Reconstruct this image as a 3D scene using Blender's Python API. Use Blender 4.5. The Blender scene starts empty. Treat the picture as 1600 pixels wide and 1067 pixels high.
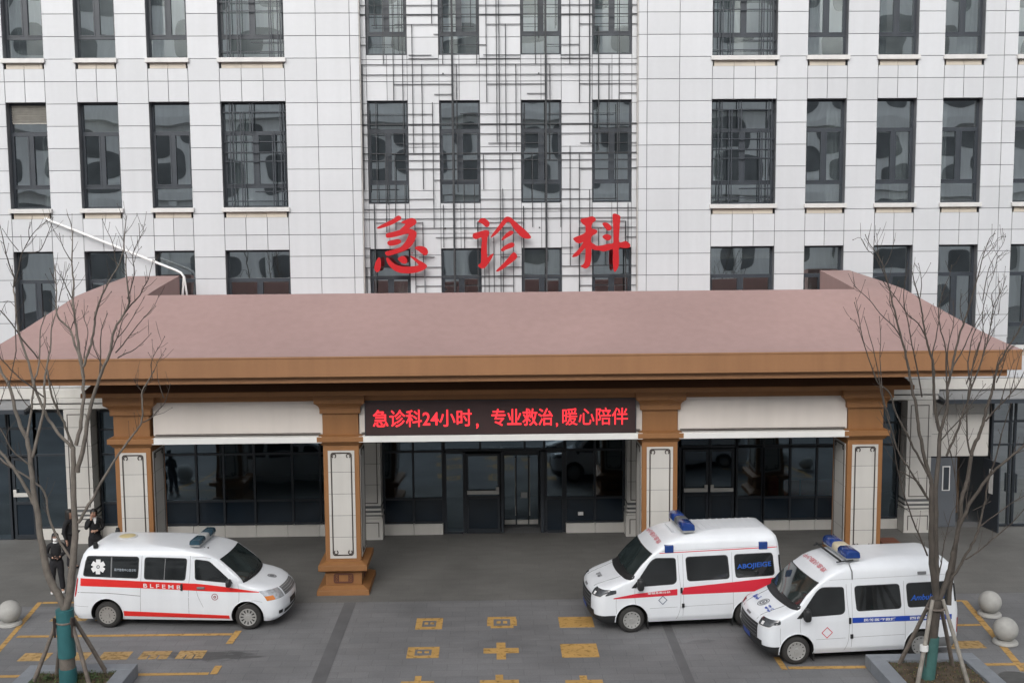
import bpy, bmesh, math, random
from mathutils import Vector, Matrix
R_ = math.radians
rnd = random.Random(11)
S = bpy.context.scene
COL = S.collection
# ------------------------------------------------------------------ camera, sky, sun, exposure
def cam_axes(yaw, pitch, roll):
    cy, sy, cp, sp, cr, sr = math.cos(yaw), math.sin(yaw), math.cos(pitch), math.sin(pitch), math.cos(roll), math.sin(roll)
    fwd = Vector((sy*cp, cy*cp, -sp)); right = Vector((cy, -sy, 0)); down = fwd.cross(right)
    return cr*right + sr*down, -sr*right + cr*down, fwd
cd = bpy.data.cameras.new("camera"); cam = bpy.data.objects.new("camera", cd); COL.objects.link(cam)
r_, d_, f_ = cam_axes(R_(1.1742), R_(5.7128), R_(0.4359))
cam.matrix_world = Matrix(((r_.x, -d_.x, -f_.x, 0.0), (r_.y, -d_.y, -f_.y, -30.081), (r_.z, -d_.z, -f_.z, 8.4704), (0, 0, 0, 1)))
cd.lens = 38.25; cd.sensor_width = 36; cd.sensor_fit = 'HORIZONTAL'; cd.clip_start = .1; cd.clip_end = 2000
S.camera = cam
SUN_EL, SUN_AZ = 30, 192          # azimuth measured from +Y clockwise
w = bpy.data.worlds.new("World"); S.world = w; w.use_nodes = True
nt = w.node_tree; nt.nodes.clear()
sky = nt.nodes.new('ShaderNodeTexSky'); sky.sky_type = 'NISHITA'; sky.sun_disc = False
sky.sun_elevation = R_(SUN_EL); sky.sun_rotation = R_(SUN_AZ); sky.air_density = 1.0; sky.dust_density = 4.0; sky.ozone_density = 1.0
hs = nt.nodes.new('ShaderNodeHueSaturation'); hs.inputs['Saturation'].default_value = .22
bg = nt.nodes.new('ShaderNodeBackground'); bg.inputs[1].default_value = .15
wo = nt.nodes.new('ShaderNodeOutputWorld')
nt.links.new(sky.outputs[0], hs.inputs['Color']); nt.links.new(hs.outputs[0], bg.inputs[0]); nt.links.new(bg.outputs[0], wo.inputs[0])
sl = bpy.data.lights.new("sun", 'SUN'); sl.energy = 1.25; sl.angle = R_(60); sl.color = (1, .985, .965)
so = bpy.data.objects.new("sun", sl); COL.objects.link(so)
sd = Vector((math.sin(R_(SUN_AZ))*math.cos(R_(SUN_EL)), math.cos(R_(SUN_AZ))*math.cos(R_(SUN_EL)), math.sin(R_(SUN_EL))))
so.rotation_euler = (-sd).to_track_quat('-Z', 'Y').to_euler(); so.location = sd*60
S.view_settings.view_transform = 'Standard'; S.view_settings.look = 'None'; S.view_settings.gamma = 1
S.view_settings.exposure = 0.55
S.cycles.use_denoising = True
S.cycles.max_bounces = 8; S.cycles.transparent_max_bounces = 12
# ------------------------------------------------------------------ helpers
class MB:
    def __init__(s): s.v = []; s.f = []; s.m = []
    def add(s, vs, fs, m=0):
        o = len(s.v); s.v += [tuple(p) for p in vs]
        for q in fs: s.f.append([o+i for i in q]); s.m.append(m)
        return s
    def box(s, x0, x1, y0, y1, z0, z1, m=0):
        return s.add([(x0,y0,z0),(x1,y0,z0),(x1,y1,z0),(x0,y1,z0),(x0,y0,z1),(x1,y0,z1),(x1,y1,z1),(x0,y1,z1)],
              [(0,3,2,1),(4,5,6,7),(0,1,5,4),(1,2,6,5),(2,3,7,6),(3,0,4,7)], m)
    def frustum(s, a, b, z0, z1, m=0):   # a, b = (x0,x1,y0,y1)
        v = [(a[0],a[2],z0),(a[1],a[2],z0),(a[1],a[3],z0),(a[0],a[3],z0),(b[0],b[2],z1),(b[1],b[2],z1),(b[1],b[3],z1),(b[0],b[3],z1)]
        return s.add(v, [(0,3,2,1),(4,5,6,7),(0,1,5,4),(1,2,6,5),(2,3,7,6),(3,0,4,7)], m)
    def quad(s, a, b, c, d, m=0): return s.add([a,b,c,d], [(0,1,2,3)], m)
    def tube(s, pts, rad, n=8, m=0, cap=True):
        pts = [Vector(p) for p in pts]; k = len(pts)
        if not hasattr(rad, '__len__'): rad = [rad]*k
        o = len(s.v); up = Vector((.3,.9,.2)); 
        for i, p in enumerate(pts):
            t = (pts[min(i+1,k-1)] - pts[max(i-1,0)]).normalized()
            a = t.cross(up)
            if a.length < .05: a = t.cross(Vector((1,0,.1)))
            a.normalize(); b = t.cross(a).normalized()
            for j in range(n):
                th = 2*math.pi*j/n
                s.v.append(tuple(p + (a*math.cos(th) + b*math.sin(th))*rad[i]))
        for i in range(k-1):
            for j in range(n):
                j2 = (j+1) % n
                s.f.append([o+i*n+j, o+i*n+j2, o+(i+1)*n+j2, o+(i+1)*n+j]); s.m.append(m)
        if cap:
            s.f.append([o+j for j in range(n)][::-1]); s.m.append(m)
            s.f.append([o+(k-1)*n+j for j in range(n)]); s.m.append(m)
        return s
    def lathe(s, prof, c=(0,0,0), n=24, axis='z', m=0, cap=True):   # prof: (r, h)
        o = len(s.v); k = len(prof)
        for r, h in prof:
            for j in range(n):
                th = 2*math.pi*j/n; a, b = r*math.cos(th), r*math.sin(th)
                p = (a, b, h) if axis == 'z' else (a, h, b)
                s.v.append((p[0]+c[0], p[1]+c[1], p[2]+c[2]))
        for i in range(k-1):
            for j in range(n):
                j2 = (j+1) % n
                s.f.append([o+i*n+j, o+i*n+j2, o+(i+1)*n+j2, o+(i+1)*n+j]); s.m.append(m)
        if cap and prof[0][0] > 1e-6: s.f.append([o+j for j in range(n)][::-1]); s.m.append(m)
        if cap and prof[-1][0] > 1e-6: s.f.append([o+(k-1)*n+j for j in range(n)]); s.m.append(m)
        return s
    def grid(s, fn, us, vs, m=0):
        o = len(s.v); nv = len(vs)
        for u in us:
            for v in vs: s.v.append(tuple(fn(u, v)))
        for i in range(len(us)-1):
            for j in range(nv-1):
                s.f.append([o+i*nv+j, o+(i+1)*nv+j, o+(i+1)*nv+j+1, o+i*nv+j+1]); s.m.append(m)
        return s
    def poly(s, pts2, fn, depth, m=0):   # closed 2-D outline -> plate; fn(u, v, h) -> 3-D
        n = len(pts2)
        vs = [fn(u, v, 0) for u, v in pts2] + [fn(u, v, depth) for u, v in pts2]
        fs = [list(range(n))[::-1], [n+i for i in range(n)]] + [(i, (i+1) % n, n+(i+1) % n, n+i) for i in range(n)]
        return s.add(vs, fs, m)
    def build(s, name, mats, parent=None, smooth=0, loc=None, bevel=0, fix=True):
        me = bpy.data.meshes.new(name); me.from_pydata(s.v, [], s.f)
        mats = mats if isinstance(mats, (list, tuple)) else [mats]
        for q in mats: me.materials.append(q)
        for p, mi in zip(me.polygons, s.m): p.material_index = mi; p.use_smooth = bool(smooth)
        if fix:
            b = bmesh.new(); b.from_mesh(me)
            bmesh.ops.remove_doubles(b, verts=b.verts, dist=1e-5) if smooth else None
            bmesh.ops.recalc_face_normals(b, faces=b.faces); b.to_mesh(me); b.free()
        if smooth: me.set_sharp_from_angle(angle=R_(smooth))
        me.update()
        o = bpy.data.objects.new(name, me); COL.objects.link(o)
        if parent is not None: o.parent = parent
        if loc is not None: o.location = loc
        if bevel:
            md = o.modifiers.new('bevel', 'BEVEL'); md.width = bevel; md.segments = 2; md.limit_method = 'ANGLE'; md.angle_limit = R_(40)
        return o
def empty(name, loc=(0,0,0), rz=0.0):
    o = bpy.data.objects.new(name, None); COL.objects.link(o); o.location = loc; o.rotation_euler = (0,0,rz); o.empty_display_size = .3
    return o
def tag(o, label=None, cat=None, group=None, kind=None):
    if label: o['label'] = label
    if cat: o['category'] = cat
    if group: o['group'] = group
    if kind: o['kind'] = kind
    return o
def dup(o, parent=None):
    c = o.copy(); COL.objects.link(c); c.parent = parent
    for ch in list(o.children): dup(ch, c)
    return c
def mat(name, col, rough=.5, var=.08, scale=2.0, island=0.0, metal=0.0, spec=.5, coat=0.0, bump=0.0, bscale=40, streak=0.0, fine=0.0, emit=0.0, dirt=0.0):
    m = bpy.data.materials.new(name); m.use_nodes = True; t = m.node_tree; N = t.nodes; L = t.links
    b = N['Principled BSDF']; b.inputs['Roughness'].default_value = rough; b.inputs['Metallic'].default_value = metal
    b.inputs['Specular IOR Level'].default_value = spec; b.inputs['Coat Weight'].default_value = coat
    if emit:
        b.inputs['Emission Color'].default_value = (*col, 1); b.inputs['Emission Strength'].default_value = emit
    geo = N.new('ShaderNodeNewGeometry')
    val = None
    def noise(sc, vec=None, detail=4):
        n = N.new('ShaderNodeTexNoise'); n.inputs['Scale'].default_value = sc; n.inputs['Detail'].default_value = detail
        L.new(vec or geo.outputs['Position'], n.inputs['Vector']); return n.outputs['Fac']
    def mrange(x, a, b2, lo=.3, hi=.7):
        r = N.new('ShaderNodeMapRange'); r.inputs['From Min'].default_value = lo; r.inputs['From Max'].default_value = hi
        r.inputs['To Min'].default_value = a; r.inputs['To Max'].default_value = b2; L.new(x, r.inputs['Value']); return r.outputs[0]
    def mul(x):
        nonlocal val
        if val is None: val = x; return
        q = N.new('ShaderNodeMath'); q.operation = 'MULTIPLY'; L.new(val, q.inputs[0]); L.new(x, q.inputs[1]); val = q.outputs[0]
    if var: mul(mrange(noise(scale), 1-var, 1+var))
    if fine: mul(mrange(noise(scale*23, detail=6), 1-fine, 1+fine))
    if island: mul(mrange(geo.outputs['Random Per Island'], 1-island, 1+island, 0, 1))
    if streak:
        mp = N.new('ShaderNodeMapping'); mp.inputs['Scale'].default_value = (3, 3, .18); L.new(geo.outputs['Position'], mp.inputs['Vector'])
        mul(mrange(noise(1.6, mp.outputs[0]), 1-streak, 1+streak*.4))
    if val is not None:
        x = N.new('ShaderNodeVectorMath'); x.operation = 'SCALE'; x.inputs[0].default_value = col; L.new(val, x.inputs['Scale'])
        L.new(x.outputs[0], b.inputs['Base Color'])
    else: b.inputs['Base Color'].default_value = (*col, 1)
    if bump:
        bp = N.new('ShaderNodeBump'); bp.inputs['Strength'].default_value = bump; bp.inputs['Distance'].default_value = .01
        L.new(noise(bscale), bp.inputs['Height']); L.new(bp.outputs[0], b.inputs['Normal'])
    return m
def glass_mat(name, fac, tint, rough=.01, refl=(.92,.96,.97), wav=0.0):
    m = bpy.data.materials.new(name); m.use_nodes = True; t = m.node_tree; N = t.nodes; L = t.links; N.remove(N['Principled BSDF'])
    g = N.new('ShaderNodeBsdfGlossy'); g.inputs['Color'].default_value = (*refl, 1); g.inputs['Roughness'].default_value = rough
    tr = N.new('ShaderNodeBsdfTransparent'); tr.inputs['Color'].default_value = (*tint, 1)
    fr = N.new('ShaderNodeFresnel'); fr.inputs['IOR'].default_value = 1.5
    ad = N.new('ShaderNodeMath'); ad.operation = 'ADD'; ad.use_clamp = True; ad.inputs[1].default_value = fac; L.new(fr.outputs[0], ad.inputs[0])
    mx = N.new('ShaderNodeMixShader'); L.new(ad.outputs[0], mx.inputs[0]); L.new(tr.outputs[0], mx.inputs[1]); L.new(g.outputs[0], mx.inputs[2])
    if wav:
        ge = N.new('ShaderNodeNewGeometry'); no = N.new('ShaderNodeTexNoise'); no.inputs['Scale'].default_value = .9; no.inputs['Detail'].default_value = 1
        L.new(ge.outputs['Position'], no.inputs['Vector'])
        bp = N.new('ShaderNodeBump'); bp.inputs['Strength'].default_value = wav; bp.inputs['Distance'].default_value = .05
        L.new(no.outputs['Fac'], bp.inputs['Height']); L.new(bp.outputs[0], g.inputs['Normal'])
    L.new(mx.outputs[0], N['Material Output'].inputs[0]); return m
def smooth_path(pts, k=4, closed=False):
    P = [Vector(p) for p in pts]; n = len(P); out = []
    for i in range(n if closed else n-1):
        a = P[(i-1) % n] if closed or i > 0 else P[0]; b = P[i]; c = P[(i+1) % n]; d = P[(i+2) % n] if closed or i+2 < n else P[n-1]
        for j in range(k):
            t = j/k
            out.append(.5*((2*b) + (c-a)*t + (2*a-5*b+4*c-d)*t*t + (3*b-a-3*c+d)*t**3))
    if not closed: out.append(P[-1])
    return out
def text_mesh(txt, bold=0.0, shear=0.0):
    c = bpy.data.curves.new('lettering', 'FONT'); c.body = txt; c.size = 1; c.offset = bold; c.shear = shear; c.fill_mode = 'FRONT'; c.resolution_u = 4
    o = bpy.data.objects.new('lettering', c); COL.objects.link(o); bpy.context.view_layer.update()
    e = o.evaluated_get(bpy.context.evaluated_depsgraph_get()); me = e.to_mesh()
    vs = [(v.co.x, v.co.y) for v in me.vertices]; fs = [list(p.vertices) for p in me.polygons]
    e.to_mesh_clear(); bpy.data.objects.remove(o); bpy.data.curves.remove(c)
    xs = [v[0] for v in vs]; ys = [v[1] for v in vs]
    a, b, cc, d = min(xs), max(xs), min(ys), max(ys)
    return [((x-a)/(b-a), (y-cc)/(d-cc)) for x, y in vs], fs
# ------------------------------------------------------------------ materials
M = {}
M['tile'] = mat('white wall tile', (.515,.528,.548), .38, .03, .35, island=.045, streak=.03, fine=.012, bump=.03, bscale=6)
M['tile_warm'] = mat('warm white wall tile', (.53,.515,.485), .4, .04, .6, island=.04, streak=.05)
M['joint'] = mat('dark joint', (.10,.105,.11), .8, .1)
M['reveal'] = mat('window reveal', (.12,.125,.135), .6, .1)
M['sill'] = mat('sill stone', (.56,.555,.545), .45, .05, 2, streak=.08)
M['beige'] = mat('beige recess', (.50,.45,.38), .6, .08, 2, island=.12)
M['frame'] = mat('window frame', (.033,.040,.050), .4, .08, 3)
M['lattice'] = mat('lattice metal', (.034,.037,.041), .7, .12, 2)
M['lattice_pale'] = mat('pale lattice metal', (.17,.185,.20), .5, .12, 2)
M['glass'] = glass_mat('window glass', .55, (.72,.78,.78), refl=(.86,.93,.96), wav=.06)
M['glass_dark'] = glass_mat('storefront glass', .13, (.30,.37,.43), refl=(.66,.84,.98), rough=.035, wav=.16)
M['shopframe'] = mat('storefront frame', (.017,.022,.029), .45, .08, 3)
M['navy'] = mat('navy lower pane', (.012,.020,.030), .10, .15, 1.5, spec=.45)
M['room'] = mat('room wall', (.55,.56,.55), .8, .1, .5)
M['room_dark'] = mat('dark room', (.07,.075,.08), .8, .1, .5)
M['curtain'] = mat('curtain', (.62,.64,.64), .9, .1, 8, streak=.2)
M['blind'] = mat('blind', (.33,.32,.29), .8, .08, 8)
M['roof'] = mat('roof membrane', (.312,.207,.192), .68, .09, .22, fine=.015, streak=.06, bump=.06, bscale=60)
M['fascia'] = mat('ochre fascia', (.272,.134,.060), .55, .06, .6, streak=.08, fine=.02)
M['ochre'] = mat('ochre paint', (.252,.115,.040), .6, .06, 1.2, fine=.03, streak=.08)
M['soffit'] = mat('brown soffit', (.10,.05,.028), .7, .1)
M['cream'] = mat('cream panel', (.66,.61,.565), .45, .03, .7, streak=.04)
M['white_bar'] = mat('white bar', (.72,.72,.70), .45, .03)
M['panel'] = mat('column panel', (.52,.505,.475), .4, .03, 1.5, island=.03, streak=.05)
M['trim_dark'] = mat('dark trim', (.055,.045,.04), .5, .1)
M['motif'] = mat('brown motif', (.11,.04,.025), .6, .1)
M['cornice'] = mat('cornice stone', (.55,.54,.51), .5, .06, 1, streak=.1)
M['red'] = mat('red letter', (.44,.010,.014), .35, .04)
M['led_back'] = mat('led panel', (.035,.016,.016), .55, .12, 3)
M['led'] = mat('led letters', (1.0,.028,.04), .5, 0, emit=1.25)
M['led'].node_tree.nodes['Principled BSDF'].inputs['Base Color'].default_value = (.02,.002,.002,1)
M['grey_metal'] = mat('grey metal canopy', (.20,.205,.21), .5, .1, 1, streak=.1)
M['door'] = mat('grey door', (.10,.11,.125), .45, .06)
M['steel'] = mat('brushed steel', (.55,.54,.51), .4, .05, 4, metal=.1)
M['white_plastic'] = mat('white plastic', (.74,.74,.73), .4, .03)
M['counter'] = mat('counter', (.25,.24,.22), .5, .05)
M['orange'] = mat('orange seat', (.45,.10,.05), .5, .05)
M['redbox'] = mat('red cabinet', (.30,.02,.03), .5, .05)
M['blue_film'] = mat('blue board', (.03,.08,.15), .5, .05)
LATTICE=[(0,-3.392,9.659,13.023,0.028),(0,-2.813,13.038,16.2,0.028),(0,-2.549,12.066,16.2,0.028),(0,-2.296,10.639,16.2,0.028),(0,-2.032,10.654,14.084,0.028),(0,-1.78,9.665,13.016,0.028),(0,-1.49,14.099,16.2,0.028),(0,-1.502,8.617,12.009,0.028),(0,-1.205,13.031,16.2,0.028),(0,-0.951,6.745,16.2,0.062),(0,-0.839,9.589,13.029,0.028),(0,-0.283,13.027,16.2,0.028),(0,-0.022,12.002,16.2,0.028),(0,0.253,10.934,16.2,0.028),(0,0.325,6.734,16.2,0.028),(0,-3.032,14.037,16.2,0.028),(0,-3.041,9.291,12.017,0.028),(0,-3.134,6.764,9.292,0.042),(0,-2.805,8.504,10.641,0.028),(0,-2.551,8.555,10.64,0.028),(0,-2.286,8.728,9.808,0.028),(0,-2.03,6.754,8.725,0.028),(0,-1.813,7.495,8.776,0.028),(0,-1.776,6.752,7.494,0.042),(0,-1.242,8.071,9.244,0.028),(0,-0.67,8.049,9.936,0.028),(0,-0.382,8.626,9.899,0.028),(0,-0.302,6.739,8.783,0.042),(0,-0.127,9.654,10.608,0.028),(0,-0.003,6.736,8.535,0.028),(0,0.138,6.735,8.359,0.028),(0,-0.121,6.737,7.516,0.028),(0,-3.375,6.766,7.543,0.028),(0,-3.44,6.767,7.543,0.028),(0,0.501,10.691,14.092,0.028),(0,0.776,10.672,13.022,0.028),(0,1.314,13.02,16.2,0.028),(0,1.591,6.723,16.2,0.062),(0,1.704,10.441,13.018,0.028),(0,2.247,13.016,16.2,0.028),(0,2.508,11.989,16.2,0.028),(0,2.79,10.885,16.2,0.042),(0,2.789,8.865,9.634,0.028),(0,3.034,10.693,14.015,0.042),(0,3.318,10.674,13.011,0.028),(0,3.552,8.947,11.983,0.028),(0,3.596,10.689,16.2,0.028),(0,0.395,6.733,9.668,0.028),(0,0.677,6.731,10.62,0.028),(0,0.963,6.728,9.193,0.042),(0,1.211,8.614,10.617,0.028),(0,1.989,8.608,9.256,0.028),(0,2.249,7.55,10.819,0.028),(0,2.503,7.812,10.609,0.028),(0,2.501,6.714,8.604,0.042),(0,3.036,7.843,8.565,0.028),(0,3.265,7.524,8.599,0.028),(0,3.78,6.703,8.77,0.042),(0,3.848,8.154,9.26,0.028),(0,-3.245,9.606,11.847,0.028),(0,-2.393,13.375,16.2,0.028),(0,-2.746,9.254,10.641,0.028),(0,-3.51,6.768,16.2,0.028),(0,4.105,6.7,16.2,0.042),(0,1.011,10.705,11.996,0.028),(0,1.411,13.699,16.2,0.028),(0,1.879,14.036,16.2,0.028),(0,-0.438,14.011,16.2,0.028),(1,14.59,-3.449,4.099,0.028),(1,14.346,-3.454,4.1,0.042),(1,14.084,-2.495,-0.787,0.028),(1,14.084,-0.009,1.549,0.028),(1,14.085,2.503,4.101,0.028),(1,13.822,-1.447,-1.223,0.028),(1,13.543,-3.454,-2.505,0.028),(1,13.543,-0.881,-0.032,0.028),(1,13.542,1.633,2.502,0.028),(1,13.271,-2.13,-1.507,0.028),(1,13.271,-0.104,0.902,0.028),(1,13.27,1.997,2.78,0.028),(1,13.178,-2.132,-1.336,0.028),(1,13.178,-0.209,0.902,0.028),(1,13.177,1.997,2.78,0.028),(1,13.024,-3.483,4.105,0.028),(1,12.752,-3.489,4.106,0.028),(1,12.497,-2.559,-0.963,0.028),(1,12.495,-0.008,1.576,0.028),(1,12.494,2.5,4.107,0.028),(1,12.224,-1.453,-0.967,0.028),(1,12.239,1.078,1.575,0.028),(1,12.244,3.618,4.108,0.028),(1,11.695,-3.459,-1.496,0.028),(1,11.7,-0.747,1.031,0.028),(1,11.697,1.625,3.497,0.028),(1,11.425,-3.517,4.111,0.042),(1,11.163,-3.523,4.113,0.028),(1,10.912,-2.536,-1.316,0.028),(1,10.908,0.012,1.587,0.028),(1,10.902,2.533,4.114,0.028),(1,10.635,-3.534,4.115,0.042),(1,10.45,-3.538,4.115,0.028),(1,10.21,-2.496,0.688,0.028),(1,10.2,2.497,4.116,0.028),(1,9.915,-1.487,-0.279,0.028),(1,9.669,-3.223,-2.471,0.028),(1,9.654,1.986,2.496,0.028),(1,9.398,-3.438,-1.495,0.028),(1,9.386,-0.232,3.554,0.028),(1,9.128,-3.566,4.121,0.028),(1,8.866,-3.572,4.122,0.028),(1,8.761,-3.101,-1.803,0.028),(1,8.752,-0.309,0.942,0.028),(1,8.769,2.495,3.768,0.028),(1,8.607,-2.034,0.624,0.028),(1,8.593,2.495,4.123,0.028),(1,8.345,-1.458,-0.419,0.028),(1,8.327,3.769,4.124,0.028),(1,8.073,-3.431,-3.256,0.028),(1,8.052,1.998,2.335,0.028),(1,7.819,-3.437,-3.261,0.028),(1,7.812,-1.941,-1.501,0.028),(1,7.803,0.317,0.865,0.028),(1,7.534,-3.443,-1.328,0.028),(1,7.521,0.315,0.952,0.028),(1,7.537,1.997,4.127,0.028),(1,7.266,-3.589,4.128,0.028),(1,7.013,-2.025,0.665,0.028),(1,6.995,2.492,4.129,0.028),(1,14.058,-3.116,-2.289,0.028),(1,14.025,-1.22,-0.356,0.028),(1,9.398,-2.861,-2.161,0.028)]
BRUSH=[[[(-3.064,8.62),(-2.964,8.69),(-2.801,8.77),(-2.638,8.849),(-2.529,8.928),(-2.457,8.955),(-2.395,8.91),(-2.405,8.847),(-2.478,8.803),(-2.604,8.732),(-2.749,8.671),(-2.894,8.627),(-3.02,8.596)],[(-2.407,8.758),(-2.316,8.82),(-2.207,8.855),(-2.117,8.886),(-2.019,8.862),(-1.979,8.79),(-2.003,8.719),(-2.103,8.648),(-2.212,8.586),(-2.321,8.542),(-2.446,8.543),(-2.355,8.641),(-2.282,8.721)],[(-2.822,8.43),(-2.789,8.474),(-2.663,8.5),(-2.5,8.544),(-2.356,8.579),(-2.212,8.595),(-2.104,8.577),(-2.007,8.522),(-1.977,8.459),(-2.0,8.352),(-2.056,8.227),(-2.148,8.102),(-2.276,8.013),(-2.457,7.943),(-2.602,7.899),(-2.764,7.859),(-2.827,7.883),(-2.853,7.946),(-2.807,7.981),(-2.672,8.016),(-2.527,8.06),(-2.418,8.104),(-2.327,8.193),(-2.262,8.282),(-2.215,8.389),(-2.196,8.452),(-2.286,8.453),(-2.431,8.409),(-2.575,8.374),(-2.755,8.349),(-2.809,8.367)],[(-2.785,8.223),(-2.739,8.268),(-2.613,8.294),(-2.486,8.311),(-2.415,8.283),(-2.413,8.221),(-2.471,8.176),(-2.597,8.141),(-2.705,8.133),(-2.768,8.17)],[(-2.026,8.083),(-1.95,8.118),(-1.824,8.114),(-1.717,8.063),(-1.673,7.972),(-1.693,7.892),(-1.774,7.865),(-1.828,7.902),(-1.916,7.974),(-2.014,8.038)],[(-2.505,7.772),(-2.441,7.835),(-2.351,7.852),(-2.271,7.797),(-2.245,7.707),(-2.282,7.644),(-2.372,7.645),(-2.461,7.709)],[(-3.054,7.795),(-2.999,7.812),(-2.968,7.731),(-2.967,7.623),(-2.997,7.479),(-3.052,7.416),(-3.115,7.435),(-3.153,7.516),(-3.129,7.642)],[(-2.823,7.793),(-2.765,7.81),(-2.713,7.747),(-2.624,7.656),(-2.499,7.592),(-2.338,7.564),(-2.157,7.562),(-2.013,7.579),(-1.94,7.606),(-2.047,7.723),(-2.171,7.841),(-2.081,7.832),(-1.938,7.741),(-1.777,7.649),(-1.706,7.577),(-1.744,7.505),(-1.871,7.434),(-2.034,7.39),(-2.233,7.374),(-2.413,7.384),(-2.574,7.44),(-2.698,7.54),(-2.786,7.657)]],[[(-0.288,8.769),(-0.225,8.849),(-0.134,8.866),(-0.045,8.821),(0.023,8.74),(0.008,8.65),(-0.065,8.62),(-0.136,8.678),(-0.226,8.742)],[(-0.446,8.394),(-0.409,8.456),(-0.318,8.483),(-0.192,8.517),(-0.084,8.538),(-0.003,8.516),(0.015,8.444),(-0.032,8.337),(-0.052,8.139),(-0.054,7.905),(-0.037,7.797),(0.036,7.86),(0.127,7.895),(0.071,7.76),(-0.039,7.599),(-0.13,7.5),(-0.212,7.492),(-0.274,7.529),(-0.301,7.583),(-0.237,7.637),(-0.214,7.745),(-0.215,7.997),(-0.195,8.212),(-0.203,8.338),(-0.284,8.312),(-0.366,8.295),(-0.428,8.331)],[(0.053,8.333),(0.095,8.426),(0.205,8.568),(0.351,8.764),(0.442,8.871),(0.514,8.906),(0.604,8.879),(0.711,8.788),(0.855,8.662),(1.034,8.508),(1.142,8.382),(1.159,8.319),(1.087,8.296),(0.943,8.32),(0.835,8.402),(0.71,8.547),(0.62,8.682),(0.567,8.754),(0.495,8.745),(0.404,8.638),(0.295,8.514),(0.185,8.407),(0.095,8.345)],[(0.347,8.271),(0.42,8.387),(0.529,8.485),(0.619,8.52),(0.682,8.484),(0.655,8.421),(0.564,8.368),(0.437,8.297),(0.365,8.253)],[(0.33,7.992),(0.399,8.082),(0.526,8.162),(0.635,8.197),(0.698,8.16),(0.688,8.089),(0.598,8.044),(0.471,8.0),(0.38,7.956)],[(0.189,7.417),(0.268,7.506),(0.414,7.649),(0.541,7.793),(0.633,7.9),(0.705,7.921),(0.773,7.845),(0.758,7.764),(0.667,7.683),(0.522,7.576),(0.376,7.469),(0.249,7.407)]],[[(2.526,8.784),(2.567,8.838),(2.685,8.855),(2.793,8.89),(2.865,8.893),(2.938,8.835),(2.934,8.772),(2.847,8.701),(2.826,8.602),(2.838,8.557),(2.902,8.548),(2.983,8.503),(2.965,8.431),(2.884,8.386),(2.826,8.333),(2.82,8.189),(2.902,8.134),(2.974,8.089),(3.137,8.105),(3.282,8.14),(3.418,8.157),(3.431,8.292),(3.423,8.58),(3.408,8.903),(3.444,8.966),(3.534,8.947),(3.616,8.893),(3.616,8.758),(3.593,8.489),(3.59,8.192),(3.717,8.2),(3.79,8.208),(3.89,8.127),(3.89,8.054),(3.826,8.019),(3.699,8.02),(3.587,8.021),(3.584,7.768),(3.574,7.533),(3.501,7.389),(3.465,7.371),(3.432,7.444),(3.413,7.679),(3.413,7.968),(3.301,7.96),(3.155,7.93),(3.029,7.962),(2.902,7.972),(2.826,8.009),(2.825,7.864),(2.807,7.648),(2.756,7.522),(2.666,7.465),(2.575,7.496),(2.53,7.533),(2.611,7.595),(2.648,7.703),(2.659,7.884),(2.652,8.028),(2.539,7.903),(2.43,7.804),(2.294,7.782),(2.34,7.868),(2.467,7.994),(2.576,8.146),(2.594,8.191),(2.485,8.159),(2.395,8.192),(2.322,8.283),(2.395,8.336),(2.54,8.389),(2.648,8.451),(2.663,8.514),(2.658,8.631),(2.576,8.694)],[(3.128,8.681),(3.182,8.725),(3.281,8.703),(3.372,8.607),(3.363,8.527),(3.282,8.5),(3.209,8.564)],[(3.128,8.331),(3.191,8.393),(3.282,8.401),(3.363,8.356),(3.363,8.284),(3.3,8.23),(3.21,8.249)]]]
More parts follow.
